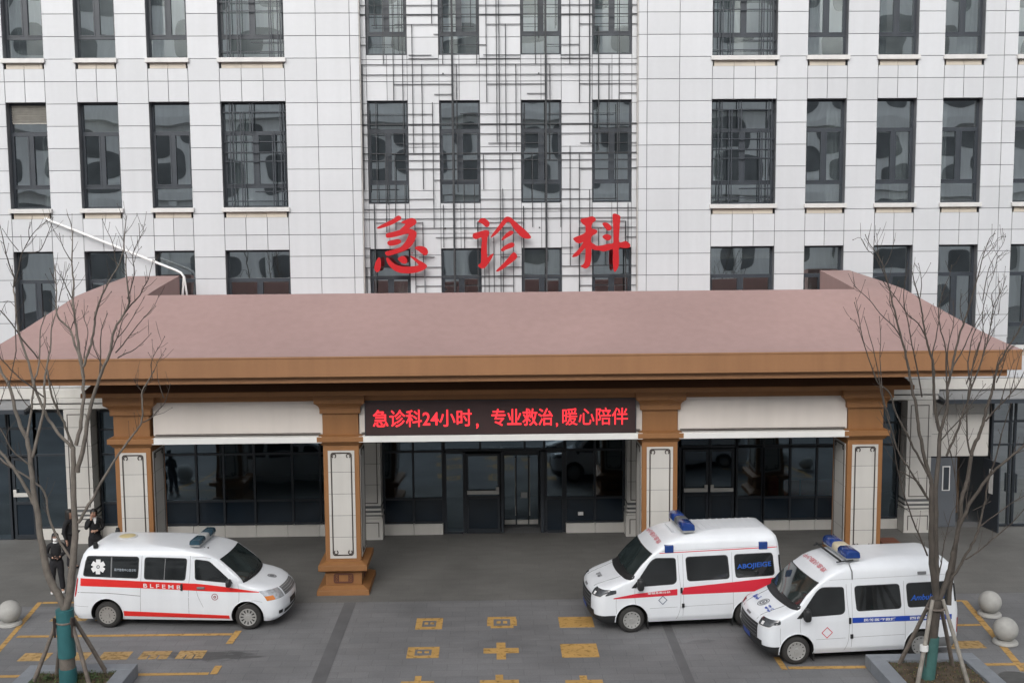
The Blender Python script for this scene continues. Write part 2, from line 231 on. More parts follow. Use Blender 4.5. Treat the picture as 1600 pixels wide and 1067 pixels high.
TREE_A=[[(-7.905,-10.38,0.201,0.149),(-7.908,-10.38,0.646,0.1411),(-7.908,-10.38,1.137,0.1323),(-7.909,-10.38,1.589,0.1243)],[(-7.909,-10.38,1.589,0.0888),(-7.972,-10.372,1.807,0.0857),(-8.095,-10.362,2.012,0.0825),(-8.203,-10.348,2.313,0.0783),(-8.281,-10.326,2.803,0.0716),(-8.337,-10.303,3.28,0.0653),(-8.395,-10.284,3.672,0.06),(-8.425,-10.267,4.016,0.0554),(-8.454,-10.247,4.418,0.0501),(-8.501,-10.228,4.784,0.0451),(-8.616,-10.213,5.032,0.0415),(-8.7,-10.198,5.315,0.0375),(-8.78,-10.176,5.715,0.0321),(-8.92,-10.16,5.986,0.028),(-9.038,-10.141,6.314,0.0234)],[(-7.909,-10.38,1.589,0.0888),(-7.811,-10.358,1.861,0.0851),(-7.77,-10.327,2.215,0.0805),(-7.724,-10.283,2.686,0.0745),(-7.69,-10.242,3.11,0.069),(-7.715,-10.202,3.51,0.0639),(-7.71,-10.145,4.063,0.0568),(-7.724,-10.092,4.569,0.0503)],[(-8.406,-10.247,4.441,0.0382),(-8.295,-10.149,4.958,0.0326),(-8.243,-10.093,5.226,0.0297),(-8.221,-10.047,5.44,0.0274),(-8.229,-9.969,5.799,0.0237),(-8.203,-9.915,6.042,0.0211),(-8.177,-9.864,6.263,0.0188),(-8.147,-9.835,6.39,0.0174),(-8.148,-9.765,6.694,0.0142),(-8.111,-9.713,6.916,0.0118),(-8.028,-9.65,7.174,0.009)],[(-8.499,-10.228,4.82,0.0293),(-8.452,-10.13,5.17,0.026),(-8.451,-10.038,5.465,0.0233),(-8.432,-9.93,5.796,0.0203),(-8.402,-9.867,5.978,0.0185),(-8.379,-9.773,6.254,0.016),(-8.408,-9.618,6.707,0.0118),(-8.366,-9.551,6.893,0.01),(-8.334,-9.491,7.057,0.0084)],[(-8.39,-10.284,3.54,0.0412),(-8.526,-10.259,3.811,0.0384),(-8.688,-10.228,4.094,0.0353),(-8.863,-10.198,4.341,0.0325),(-9.074,-10.163,4.599,0.0294)],[(-7.795,-10.283,2.541,0.0296),(-7.975,-10.238,2.821,0.028),(-8.11,-10.194,3.066,0.0266),(-8.222,-10.144,3.345,0.0252),(-8.294,-10.075,3.74,0.0232),(-8.574,-10.012,3.983,0.0215),(-8.961,-9.935,4.201,0.0194),(-9.212,-9.878,4.398,0.0179)],[(-8.471,-10.247,4.299,0.0206),(-8.573,-10.294,4.417,0.0183),(-8.675,-10.35,4.537,0.016),(-8.749,-10.415,4.705,0.0134),(-8.783,-10.475,4.87,0.0112),(-8.835,-10.545,5.047,0.0086)],[(-8.803,-10.415,4.764,0.0116),(-8.771,-10.419,4.906,0.0085),(-8.729,-10.422,5.024,0.0058)],[(-7.736,-10.092,4.569,0.0355),(-7.989,-10.041,4.838,0.0335),(-8.185,-9.99,5.084,0.0318),(-8.284,-9.951,5.294,0.0305),(-8.422,-9.898,5.575,0.0288),(-8.512,-9.841,5.88,0.0271),(-8.628,-9.77,6.256,0.0249),(-8.758,-9.699,6.622,0.0228),(-8.825,-9.642,6.917,0.0212),(-8.859,-9.575,7.272,0.0192),(-8.902,-9.531,7.498,0.018)],[(-8.902,-9.531,7.498,0.018),(-8.887,-9.515,7.688,0.0163),(-8.98,-9.485,7.963,0.0137),(-9.05,-9.456,8.226,0.0113),(-9.109,-9.422,8.524,0.0086),(-9.144,-9.404,8.679,0.0072)],[(-8.902,-9.531,7.498,0.0156),(-8.844,-9.469,7.746,0.0139),(-8.797,-9.369,8.102,0.0115),(-8.728,-9.312,8.281,0.0102),(-8.648,-9.252,8.46,0.0089),(-8.523,-9.185,8.628,0.0075),(-8.375,-9.12,8.76,0.0061)],[(-8.675,-9.252,8.4,0.0097),(-8.659,-9.298,8.58,0.007),(-8.61,-9.34,8.723,0.0048)],[(-8.839,-9.369,8.199,0.0096),(-8.993,-9.374,8.403,0.0071),(-9.111,-9.38,8.607,0.0048)],[(-8.686,-9.312,8.16,0.0121),(-8.456,-9.346,8.195,0.0103),(-8.305,-9.393,8.434,0.0081),(-8.179,-9.442,8.672,0.006),(-8.125,-9.471,8.814,0.0048)],[(-8.866,-9.575,7.152,0.006),(-9.004,-9.57,7.273,0.006),(-9.165,-9.56,7.01,0.006)],[(-8.831,-9.642,7.037,0.0119),(-8.869,-9.626,6.676,0.012),(-8.882,-9.609,6.337,0.012),(-8.967,-9.591,6.01,0.012),(-9.05,-9.574,5.705,0.0121)],[(-7.735,-10.092,4.593,0.0296),(-7.776,-10.188,4.923,0.0271),(-7.819,-10.261,5.138,0.0255),(-7.876,-10.331,5.328,0.024),(-7.926,-10.432,5.602,0.0218),(-7.924,-10.522,5.848,0.0201),(-7.91,-10.612,6.091,0.0183)],[(-8.234,-10.047,5.524,0.0177),(-8.415,-10.095,5.711,0.0162),(-8.613,-10.154,5.899,0.0146),(-8.783,-10.218,6.121,0.013),(-8.92,-10.275,6.316,0.0116)],[(-8.405,-9.773,6.207,0.0179),(-8.654,-9.839,6.575,0.0155),(-8.812,-9.897,6.878,0.0136),(-8.937,-9.936,7.06,0.0124),(-9.015,-9.959,7.156,0.0117)],[(-7.674,-10.092,4.629,0.0444),(-7.582,-10.051,4.932,0.0411),(-7.554,-10.0,5.27,0.0377),(-7.529,-9.961,5.515,0.0352),(-7.558,-9.89,5.949,0.0308),(-7.634,-9.837,6.254,0.0276),(-7.734,-9.787,6.537,0.0246),(-7.797,-9.753,6.725,0.0226),(-7.921,-9.722,6.855,0.0209),(-8.02,-9.7,6.938,0.0196),(-8.071,-9.668,7.116,0.0177),(-8.078,-9.612,7.435,0.0145),(-8.096,-9.557,7.743,0.0114),(-8.124,-9.524,7.921,0.0096)],[(-7.551,-9.89,5.853,0.0356),(-7.602,-9.835,6.206,0.0323),(-7.641,-9.8,6.406,0.0304),(-7.682,-9.751,6.676,0.0279),(-7.71,-9.716,6.865,0.0261),(-7.752,-9.662,7.148,0.0235),(-7.78,-9.632,7.302,0.022),(-7.763,-9.584,7.55,0.0197),(-7.795,-9.523,7.859,0.0168),(-7.803,-9.463,8.156,0.014),(-7.812,-9.403,8.454,0.0113),(-7.843,-9.354,8.694,0.009),(-7.921,-9.315,8.874,0.0072)],[(-7.78,-9.632,7.302,0.0143),(-7.858,-9.682,7.508,0.0112),(-7.903,-9.727,7.677,0.0088),(-7.957,-9.757,7.773,0.0072),(-8.003,-9.782,7.845,0.0059)],[(-7.789,-9.523,7.978,0.012),(-7.915,-9.482,8.157,0.0096),(-8.006,-9.439,8.337,0.0074),(-8.049,-9.398,8.516,0.0054)],[(-8.024,-9.65,7.269,0.0119),(-7.91,-9.721,7.57,0.009),(-7.803,-9.788,7.808,0.0067),(-7.733,-9.829,7.951,0.0053)],[(-8.028,-9.721,7.571,0.0095),(-8.096,-9.708,7.725,0.007),(-8.142,-9.695,7.867,0.0047)],[(-7.797,-9.753,6.725,0.0119),(-7.732,-9.784,6.859,0.0107),(-7.679,-9.816,6.98,0.0096),(-7.71,-9.866,7.162,0.008),(-7.753,-9.938,7.403,0.0059)],[(-7.643,-10.145,4.135,0.0532),(-7.514,-10.204,4.517,0.0492),(-7.371,-10.294,5.032,0.0439),(-7.261,-10.36,5.385,0.0403),(-7.175,-10.409,5.638,0.0377),(-7.053,-10.461,5.889,0.035),(-6.959,-10.506,6.103,0.0327),(-6.858,-10.544,6.269,0.0308),(-6.761,-10.596,6.515,0.0282),(-6.687,-10.648,6.761,0.0257),(-6.574,-10.692,6.946,0.0236),(-6.466,-10.729,7.089,0.0218),(-6.381,-10.763,7.233,0.0202),(-6.344,-10.791,7.359,0.0189),(-6.346,-10.852,7.633,0.0161),(-6.344,-10.898,7.836,0.0141),(-6.31,-10.964,8.127,0.0111)],[(-6.31,-10.964,8.127,0.01),(-6.349,-10.928,8.271,0.0088),(-6.35,-10.863,8.504,0.0069),(-6.333,-10.772,8.805,0.0045)],[(-6.465,-10.729,7.096,0.017),(-6.31,-10.769,7.267,0.0147),(-6.156,-10.81,7.415,0.0126),(-6.059,-10.849,7.574,0.0108),(-5.978,-10.879,7.687,0.0094),(-5.9,-10.928,7.889,0.0072),(-5.848,-10.966,8.046,0.0056)],[(-6.675,-10.544,6.29,0.0138),(-6.538,-10.569,6.361,0.012),(-6.389,-10.599,6.42,0.0102),(-6.198,-10.647,6.561,0.0074),(-6.016,-10.7,6.736,0.0045)],[(-6.705,-10.544,6.383,0.0149),(-6.593,-10.486,6.526,0.0134),(-6.493,-10.424,6.669,0.0119),(-6.364,-10.337,6.857,0.0099),(-6.234,-10.253,7.023,0.0081),(-6.113,-10.176,7.168,0.0065),(-6.038,-10.089,7.373,0.0047)],[(-6.377,-10.791,7.36,0.0147),(-6.309,-10.73,7.604,0.013),(-6.274,-10.668,7.827,0.0115),(-6.321,-10.592,8.097,0.0097),(-6.275,-10.536,8.277,0.0084),(-6.217,-10.489,8.423,0.0074),(-6.241,-10.413,8.673,0.0057)],[(-7.529,-9.89,6.068,0.0297),(-7.438,-9.917,6.297,0.0278),(-7.362,-9.942,6.477,0.0263),(-7.276,-9.982,6.765,0.024),(-7.218,-10.024,7.05,0.0217),(-7.104,-10.067,7.322,0.0194),(-6.991,-10.101,7.522,0.0177),(-6.88,-10.132,7.697,0.0161),(-6.731,-10.171,7.906,0.0142),(-6.642,-10.205,8.103,0.0125),(-6.597,-10.223,8.206,0.0117),(-6.558,-10.269,8.482,0.0095),(-6.48,-10.326,8.813,0.0069)],[(-7.051,-10.461,5.924,0.0173),(-7.049,-10.358,6.261,0.0146),(-7.076,-10.241,6.599,0.012),(-7.06,-10.158,6.825,0.0101),(-6.989,-10.067,7.052,0.0082)],[(-6.959,-10.506,6.103,0.0138),(-7.053,-10.5,6.335,0.0112),(-7.116,-10.494,6.508,0.0093),(-7.119,-10.487,6.739,0.0069)],[(-6.731,-10.171,7.906,0.0116),(-6.776,-10.155,8.045,0.0105),(-6.799,-10.134,8.218,0.0091),(-6.845,-10.11,8.392,0.0078),(-6.939,-10.081,8.589,0.0061),(-7.01,-10.054,8.763,0.0046)],[(-6.292,-10.592,7.995,0.0085),(-6.228,-10.628,8.165,0.0059),(-6.136,-10.658,8.266,0.004)],[(-6.217,-10.489,8.423,0.0068),(-6.158,-10.441,8.559,0.0051),(-6.187,-10.408,8.65,0.004)],[(-7.543,-9.835,6.205,0.0143),(-7.484,-9.791,6.559,0.011),(-7.473,-9.766,6.735,0.0093),(-7.534,-9.739,6.913,0.0076),(-7.583,-9.712,7.09,0.006)],[(-6.858,-10.544,6.269,0.0172),(-6.78,-10.483,6.446,0.0154),(-6.689,-10.378,6.724,0.0127),(-6.64,-10.291,6.949,0.0106),(-6.561,-10.236,7.06,0.0093)],[(-6.74,-10.378,6.609,0.0116),(-6.603,-10.32,6.776,0.01),(-6.5,-10.261,6.945,0.0085),(-6.408,-10.201,7.114,0.0071),(-6.297,-10.119,7.342,0.0053)],[(-7.254,-10.024,6.933,0.0129),(-7.179,-10.047,7.111,0.0111),(-7.057,-10.092,7.405,0.0081),(-6.999,-10.129,7.64,0.0058)],[(-7.627,-10.242,3.205,0.0355),(-7.47,-10.254,3.46,0.0333),(-7.312,-10.268,3.714,0.0311),(-7.102,-10.289,4.064,0.0282),(-6.831,-10.315,4.472,0.0246),(-6.502,-10.343,4.878,0.0208),(-6.4,-10.353,5.02,0.0195),(-6.332,-10.364,5.198,0.0181),(-6.323,-10.378,5.436,0.0164),(-6.316,-10.391,5.661,0.0147),(-6.201,-10.403,5.837,0.0132),(-6.086,-10.416,6.025,0.0116)],[(-6.34,-10.353,5.079,0.014),(-6.175,-10.388,5.165,0.0123),(-6.015,-10.437,5.325,0.0103),(-5.895,-10.475,5.447,0.0087),(-5.817,-10.522,5.628,0.0069),(-5.75,-10.57,5.809,0.0052)],[(-6.316,-10.391,5.661,0.0093),(-6.393,-10.425,5.772,0.0069),(-6.434,-10.46,5.894,0.0046)],[(-6.118,-10.403,5.883,0.0104),(-6.109,-10.475,6.149,0.0084),(-6.01,-10.545,6.364,0.0067),(-5.896,-10.601,6.508,0.0054),(-5.792,-10.663,6.673,0.004)],[(-5.903,-10.475,5.54,0.0104),(-5.955,-10.504,5.755,0.0085),(-5.985,-10.532,5.945,0.0069),(-5.973,-10.573,6.217,0.0046)],[(-6.087,-10.416,6.001,0.0087),(-6.014,-10.403,6.185,0.0068),(-5.944,-10.393,6.3,0.0055),(-5.862,-10.38,6.426,0.0041)],[(-7.857,-10.331,5.233,0.0117),(-7.855,-10.419,5.518,0.0093),(-7.865,-10.486,5.703,0.0078),(-7.906,-10.583,5.949,0.0057)],[(-8.422,-10.13,5.301,0.0118),(-8.588,-10.102,5.477,0.0092),(-8.731,-10.061,5.745,0.0059)],[(-8.968,-10.198,5.413,0.0117),(-8.874,-10.225,5.652,0.0085),(-8.784,-10.25,5.843,0.0058)]]
TREE_B=[[(8.073,-10.77,0.201,0.1188),(8.086,-10.77,0.545,0.1173),(8.109,-10.77,0.973,0.1153),(8.143,-10.77,1.4,0.1134),(8.182,-10.77,1.691,0.1121)],[(8.182,-10.77,1.691,0.0767),(8.138,-10.787,1.989,0.0725),(8.07,-10.814,2.384,0.0669),(8.023,-10.85,2.875,0.06),(7.987,-10.887,3.362,0.0532),(7.969,-10.909,3.64,0.0493),(7.962,-10.934,3.941,0.0451)],[(8.193,-10.77,1.715,0.0708),(8.185,-10.729,2.114,0.0669),(8.179,-10.687,2.464,0.0635),(8.191,-10.614,3.047,0.0578),(8.202,-10.528,3.7,0.0515),(8.276,-10.448,4.283,0.0458),(8.316,-10.386,4.727,0.0415)],[(7.962,-10.934,3.941,0.0434),(7.833,-10.936,4.308,0.0403),(7.765,-10.938,4.613,0.0379),(7.697,-10.94,4.895,0.0356),(7.653,-10.942,5.198,0.0332),(7.61,-10.944,5.431,0.0313),(7.532,-10.946,5.721,0.029),(7.477,-10.948,5.976,0.0269),(7.424,-10.95,6.218,0.025),(7.333,-10.953,6.529,0.0224),(7.243,-10.955,6.839,0.0199),(7.153,-10.958,7.159,0.0173),(7.076,-10.961,7.455,0.0149),(7.012,-10.963,7.671,0.0131),(6.937,-10.965,7.886,0.0113),(6.818,-10.966,8.078,0.0096),(6.699,-10.968,8.237,0.008),(6.627,-10.97,8.383,0.0068)],[(6.937,-10.965,7.886,0.0079),(6.856,-10.988,8.067,0.0065),(6.831,-11.012,8.236,0.0052),(6.807,-11.038,8.404,0.0039)],[(6.974,-10.965,7.807,0.0068),(7.07,-10.967,7.986,0.0057),(7.151,-10.972,8.289,0.0039)],[(7.243,-10.955,6.839,0.0102),(7.136,-10.916,7.099,0.0077),(7.119,-10.888,7.269,0.0061),(7.136,-10.86,7.438,0.0046)],[(7.076,-10.961,7.455,0.0113),(6.904,-11.063,7.788,0.0092),(6.716,-11.159,8.038,0.0075),(6.584,-11.209,8.129,0.0066),(6.439,-11.291,8.33,0.0052),(6.289,-11.342,8.299,0.0044)],[(7.333,-10.953,6.529,0.0137),(7.228,-10.882,6.73,0.0122),(7.002,-10.757,6.975,0.01),(6.859,-10.653,7.199,0.0082),(6.662,-10.537,7.403,0.0064),(6.602,-10.503,7.459,0.0058)],[(7.876,-10.934,4.084,0.026),(7.75,-10.968,4.304,0.0245),(7.584,-11.017,4.573,0.0227),(7.415,-11.073,4.864,0.0208),(7.192,-11.149,5.238,0.0183),(7.054,-11.219,5.594,0.0161),(6.913,-11.253,5.714,0.0151),(6.785,-11.285,5.833,0.0141),(6.64,-11.353,6.148,0.0121),(6.508,-11.42,6.46,0.0102),(6.411,-11.484,6.757,0.0084),(6.358,-11.528,6.96,0.0071),(6.253,-11.589,7.23,0.0055)],[(6.508,-11.42,6.46,0.0089),(6.438,-11.377,6.691,0.0067),(6.379,-11.342,6.856,0.005),(6.285,-11.316,6.933,0.0039)],[(6.411,-11.484,6.757,0.0072),(6.384,-11.415,7.029,0.0055),(6.358,-11.34,7.291,0.0039)],[(7.923,-10.909,3.606,0.0232),(7.774,-10.946,3.829,0.0219),(7.652,-10.976,3.99,0.021),(7.474,-11.027,4.25,0.0195),(7.312,-11.072,4.459,0.0183),(7.194,-11.121,4.714,0.0169),(7.085,-11.177,5.003,0.0155),(6.963,-11.24,5.313,0.0139),(6.848,-11.312,5.666,0.0121),(6.768,-11.384,6.016,0.0104),(6.667,-11.453,6.339,0.0088),(6.543,-11.528,6.682,0.007),(6.422,-11.597,6.987,0.0055)],[(7.082,-11.177,5.129,0.0136),(6.973,-11.101,5.52,0.0117),(6.956,-11.03,5.854,0.0101),(6.951,-10.955,6.189,0.0086),(6.982,-10.878,6.525,0.007),(6.981,-10.786,6.92,0.0052)],[(8.024,-10.687,2.491,0.0189),(7.904,-10.699,2.761,0.0176),(7.785,-10.712,3.019,0.0163),(7.663,-10.728,3.325,0.0148),(7.548,-10.744,3.629,0.0134),(7.443,-10.762,3.956,0.0118),(7.372,-10.777,4.22,0.0106),(7.31,-10.794,4.532,0.0092),(7.188,-10.814,4.866,0.0076),(7.018,-10.837,5.246,0.0058)],[(7.398,-10.777,4.114,0.0146),(7.58,-10.767,4.026,0.0146),(7.753,-10.756,3.903,0.0146),(7.934,-10.737,3.622,0.0146)],[(7.724,-10.944,5.488,0.0172),(7.543,-11.125,6.089,0.0143),(7.404,-11.249,6.445,0.0125),(7.245,-11.42,6.91,0.0103),(7.118,-11.553,7.253,0.0086),(7.079,-11.686,7.589,0.007),(7.061,-11.822,7.919,0.0054)],[(8.303,-10.386,4.763,0.0385),(8.196,-10.435,5.108,0.035),(8.137,-10.499,5.511,0.0311),(8.099,-10.545,5.777,0.0285),(8.063,-10.585,6.006,0.0263),(7.96,-10.642,6.318,0.0231),(7.864,-10.688,6.556,0.0207),(7.804,-10.733,6.792,0.0184),(7.752,-10.774,7.004,0.0163),(7.69,-10.813,7.202,0.0143),(7.657,-10.832,7.295,0.0134),(7.577,-10.873,7.492,0.0114),(7.495,-10.921,7.722,0.0091)],[(7.689,-10.813,7.225,0.0103),(7.693,-10.87,7.491,0.0079),(7.622,-10.941,7.778,0.0054),(7.587,-10.965,7.869,0.0045)],[(7.657,-10.832,7.295,0.0091),(7.601,-10.75,7.543,0.007),(7.587,-10.647,7.826,0.0046)],[(7.864,-10.688,6.556,0.015),(7.709,-10.738,6.794,0.0129),(7.499,-10.789,6.95,0.011),(7.307,-10.853,7.185,0.0088),(7.123,-10.914,7.395,0.0067),(6.969,-10.964,7.558,0.0051)],[(8.316,-10.386,4.727,0.0355),(8.388,-10.366,4.974,0.0336),(8.437,-10.35,5.151,0.0322),(8.463,-10.313,5.552,0.0292),(8.539,-10.276,5.916,0.0263),(8.601,-10.249,6.186,0.0243),(8.689,-10.215,6.504,0.0218),(8.772,-10.19,6.726,0.02),(8.838,-10.169,6.914,0.0185),(8.908,-10.147,7.114,0.0169),(8.976,-10.12,7.361,0.015),(9.045,-10.097,7.561,0.0134),(9.141,-10.057,7.914,0.0106),(9.216,-10.031,8.137,0.0088),(9.291,-10.011,8.302,0.0075),(9.391,-9.997,8.384,0.0065)],[(9.152,-10.057,7.926,0.0083),(9.275,-10.017,8.03,0.0073),(9.404,-9.96,8.182,0.006),(9.492,-9.915,8.3,0.0051),(9.645,-9.872,8.323,0.0042)],[(9.305,-10.011,8.255,0.0059),(9.392,-9.965,8.111,0.0043),(9.437,-9.941,8.17,0.0036)],[(8.454,-10.313,5.48,0.0201),(8.418,-10.336,5.746,0.0185),(8.383,-10.382,6.203,0.0156),(8.309,-10.411,6.467,0.0139),(8.249,-10.429,6.622,0.0129),(8.177,-10.466,6.942,0.0109),(8.203,-10.497,7.201,0.0093),(8.253,-10.526,7.435,0.0077),(8.318,-10.551,7.621,0.0065),(8.348,-10.576,7.818,0.0052)],[(8.114,-10.545,5.659,0.0175),(8.034,-10.589,6.136,0.014),(8.078,-10.626,6.49,0.0113),(8.109,-10.666,6.842,0.0087),(8.125,-10.693,7.075,0.0069)],[(8.483,-10.336,5.745,0.0154),(8.426,-10.33,6.102,0.013),(8.465,-10.324,6.457,0.0106),(8.529,-10.319,6.751,0.0086),(8.518,-10.311,7.163,0.0059)],[(8.539,-10.276,5.916,0.0178),(8.667,-10.241,6.089,0.0157),(8.814,-10.19,6.321,0.0131),(8.924,-10.139,6.554,0.0106),(9.086,-10.082,6.786,0.0079),(9.195,-10.039,6.961,0.006)],[(8.764,-10.19,6.727,0.0118),(8.658,-10.273,7.042,0.0078),(8.654,-10.344,7.282,0.0047)],[(8.423,-10.448,4.305,0.0272),(8.507,-10.432,4.505,0.0259),(8.61,-10.411,4.728,0.0244),(8.702,-10.387,4.974,0.0228),(8.763,-10.367,5.174,0.0215),(8.837,-10.351,5.326,0.0205),(8.899,-10.327,5.561,0.019),(8.997,-10.302,5.795,0.0175),(9.116,-10.267,6.124,0.0153),(9.183,-10.245,6.323,0.0141),(9.253,-10.217,6.593,0.0124),(9.285,-10.195,6.793,0.0111),(9.324,-10.171,7.017,0.0098),(9.411,-10.149,7.205,0.0085),(9.492,-10.133,7.333,0.0076),(9.573,-10.104,7.592,0.0059)],[(9.324,-10.171,7.017,0.0095),(9.3,-10.127,7.24,0.0072),(9.396,-10.091,7.38,0.0055),(9.478,-10.06,7.496,0.0042)],[(9.304,-10.171,6.91,0.0095),(9.436,-10.146,6.907,0.0085),(9.497,-10.07,7.199,0.0061),(9.627,-10.007,7.397,0.0042)],[(9.109,-10.267,6.124,0.0118),(9.112,-10.364,6.454,0.0091),(9.019,-10.446,6.699,0.0071),(9.102,-10.551,6.964,0.0047)],[(8.899,-10.327,5.561,0.0178),(8.859,-10.228,5.907,0.0148),(8.927,-10.134,6.194,0.0124),(9.021,-10.035,6.483,0.0099),(9.174,-9.946,6.714,0.0078),(9.322,-9.872,6.888,0.006)],[(9.247,-10.217,6.594,0.0095),(9.277,-10.304,6.92,0.0072),(9.317,-10.398,7.22,0.0051),(9.3,-10.447,7.375,0.0041)],[(9.183,-10.245,6.323,0.0083),(9.253,-10.263,6.479,0.0069),(9.329,-10.289,6.682,0.0052),(9.388,-10.306,6.801,0.0041)],[(9.013,-10.097,7.62,0.0071),(9.109,-10.07,7.973,0.0053),(9.255,-10.051,8.149,0.0041),(9.353,-10.041,8.207,0.0036)],[(9.177,-10.039,7.14,0.0119),(9.352,-9.873,7.728,0.0083),(9.547,-9.769,8.024,0.0063),(9.679,-9.709,8.178,0.0052),(9.746,-9.657,8.333,0.0042)],[(8.801,-10.327,5.622,0.0154),(8.929,-10.376,6.102,0.0132),(9.028,-10.433,6.603,0.0109),(8.987,-10.472,6.935,0.0094),(9.049,-10.53,7.405,0.0073),(9.12,-10.561,7.637,0.0062),(9.161,-10.599,7.927,0.0049),(9.19,-10.607,7.984,0.0046)],[(8.411,-10.77,1.578,0.0531),(8.535,-10.637,2.444,0.0494),(8.676,-10.525,3.077,0.0467),(8.721,-10.462,3.424,0.0453),(8.792,-10.419,3.655,0.0443),(8.862,-10.383,3.839,0.0435),(8.942,-10.307,4.246,0.0417)],[(8.241,-10.77,1.702,0.0649),(8.33,-10.766,1.942,0.0615),(8.404,-10.762,2.17,0.0583),(8.449,-10.757,2.421,0.055),(8.48,-10.754,2.577,0.0529)],[(8.94,-10.307,4.282,0.0215),(8.859,-10.334,4.542,0.0198),(8.826,-10.363,4.789,0.0183),(8.79,-10.413,5.181,0.0159),(8.788,-10.45,5.461,0.0142),(8.807,-10.492,5.763,0.0123),(8.83,-10.543,6.123,0.0101),(8.894,-10.588,6.42,0.0081)],[(8.94,-10.307,4.282,0.0417),(9.021,-10.322,4.538,0.0388),(9.091,-10.336,4.745,0.0363),(9.139,-10.348,4.927,0.0343),(9.164,-10.359,5.084,0.0325),(9.219,-10.377,5.326,0.0298),(9.279,-10.401,5.651,0.0261),(9.339,-10.426,5.974,0.0225),(9.44,-10.445,6.2,0.0197),(9.531,-10.461,6.389,0.0174),(9.645,-10.479,6.578,0.0149),(9.744,-10.5,6.814,0.0121),(9.819,-10.52,7.048,0.0093)],[(9.175,-10.348,4.926,0.0202),(9.321,-10.403,5.15,0.0173),(9.466,-10.459,5.336,0.0148),(9.579,-10.508,5.497,0.0127),(9.667,-10.557,5.668,0.0106),(9.762,-10.648,6.008,0.007)],[(9.315,-10.401,5.65,0.0153),(9.385,-10.482,5.933,0.0116),(9.422,-10.579,6.238,0.0078),(9.498,-10.63,6.36,0.0058)],[(9.285,-10.401,5.508,0.0153),(9.268,-10.482,5.875,0.0113),(9.302,-10.562,6.179,0.0079),(9.415,-10.612,6.301,0.0058)],[(9.38,-10.403,5.149,0.0118),(9.536,-10.341,5.616,0.0085),(9.641,-10.297,5.907,0.0064),(9.707,-10.273,6.059,0.0053)],[(9.537,-10.459,5.335,0.0118),(9.696,-10.32,5.731,0.009),(9.833,-10.186,6.071,0.0067),(9.96,-10.109,6.241,0.0054)],[(8.48,-10.754,2.577,0.047),(8.529,-10.8,2.998,0.0425),(8.602,-10.832,3.244,0.0397),(8.694,-10.868,3.502,0.0367),(8.842,-10.91,3.772,0.0333),(8.988,-10.953,4.027,0.03),(9.171,-10.994,4.234,0.0269),(9.375,-11.038,4.428,0.0237),(9.597,-11.088,4.656,0.02)],[(8.988,-10.953,4.027,0.0173),(9.055,-11.055,4.388,0.0145),(9.068,-11.152,4.698,0.0122),(9.087,-11.275,5.066,0.0095),(9.125,-11.405,5.429,0.0067)],[(9.171,-10.994,4.234,0.0138),(9.405,-10.908,4.389,0.0115),(9.738,-10.795,4.48,0.0087)],[(8.375,-10.766,2.002,0.0324),(8.536,-10.763,2.205,0.0306),(8.672,-10.76,2.443,0.0287),(8.807,-10.756,2.717,0.0265),(8.908,-10.753,2.919,0.0249),(8.939,-10.751,3.051,0.024),(8.981,-10.748,3.253,0.0226),(9.043,-10.744,3.55,0.0205),(9.05,-10.741,3.728,0.0192),(9.102,-10.738,3.965,0.0175)],[(8.94,-10.751,3.039,0.0164),(9.162,-10.768,3.22,0.0145),(9.361,-10.786,3.377,0.0127),(9.548,-10.803,3.523,0.0111),(9.769,-10.823,3.656,0.0093)],[(8.696,-10.76,2.431,0.0165),(8.909,-10.803,2.585,0.0149),(9.131,-10.866,2.828,0.013),(9.311,-10.919,3.02,0.0115),(9.459,-10.965,3.185,0.0102),(9.654,-11.043,3.499,0.0081)],[(8.227,-10.729,2.113,0.0153),(8.279,-10.715,2.35,0.0136),(8.301,-10.702,2.552,0.0122),(8.336,-10.688,2.764,0.0107),(8.383,-10.675,2.941,0.0094),(8.466,-10.651,3.27,0.007),(8.55,-10.639,3.41,0.0059)],[(8.572,-10.651,3.293,0.013),(8.574,-10.555,3.75,0.0115),(8.535,-10.445,4.207,0.0101),(8.489,-10.357,4.551,0.009),(8.496,-10.254,4.954,0.0077),(8.533,-10.209,5.127,0.0072)],[(8.67,-10.525,3.077,0.0119),(8.544,-10.551,3.99,0.0092),(8.557,-10.567,4.472,0.0079),(8.531,-10.577,4.76,0.007)],[(8.757,-10.868,3.383,0.0093),(8.926,-10.878,3.466,0.0068),(9.071,-10.888,3.55,0.0047)],[(8.673,-10.832,3.219,0.0117),(8.602,-10.936,3.604,0.0099),(8.605,-11.058,3.986,0.008)],[(8.334,-10.357,4.553,0.0154),(8.536,-10.287,4.754,0.0135),(8.757,-10.208,4.943,0.0116),(8.926,-10.139,5.111,0.0101),(9.114,-10.051,5.337,0.0081),(9.332,-9.956,5.564,0.006)],[(8.235,-10.366,4.916,0.013),(8.29,-10.443,5.168,0.0102),(8.356,-10.501,5.319,0.0083),(8.385,-10.582,5.544,0.0058)]]
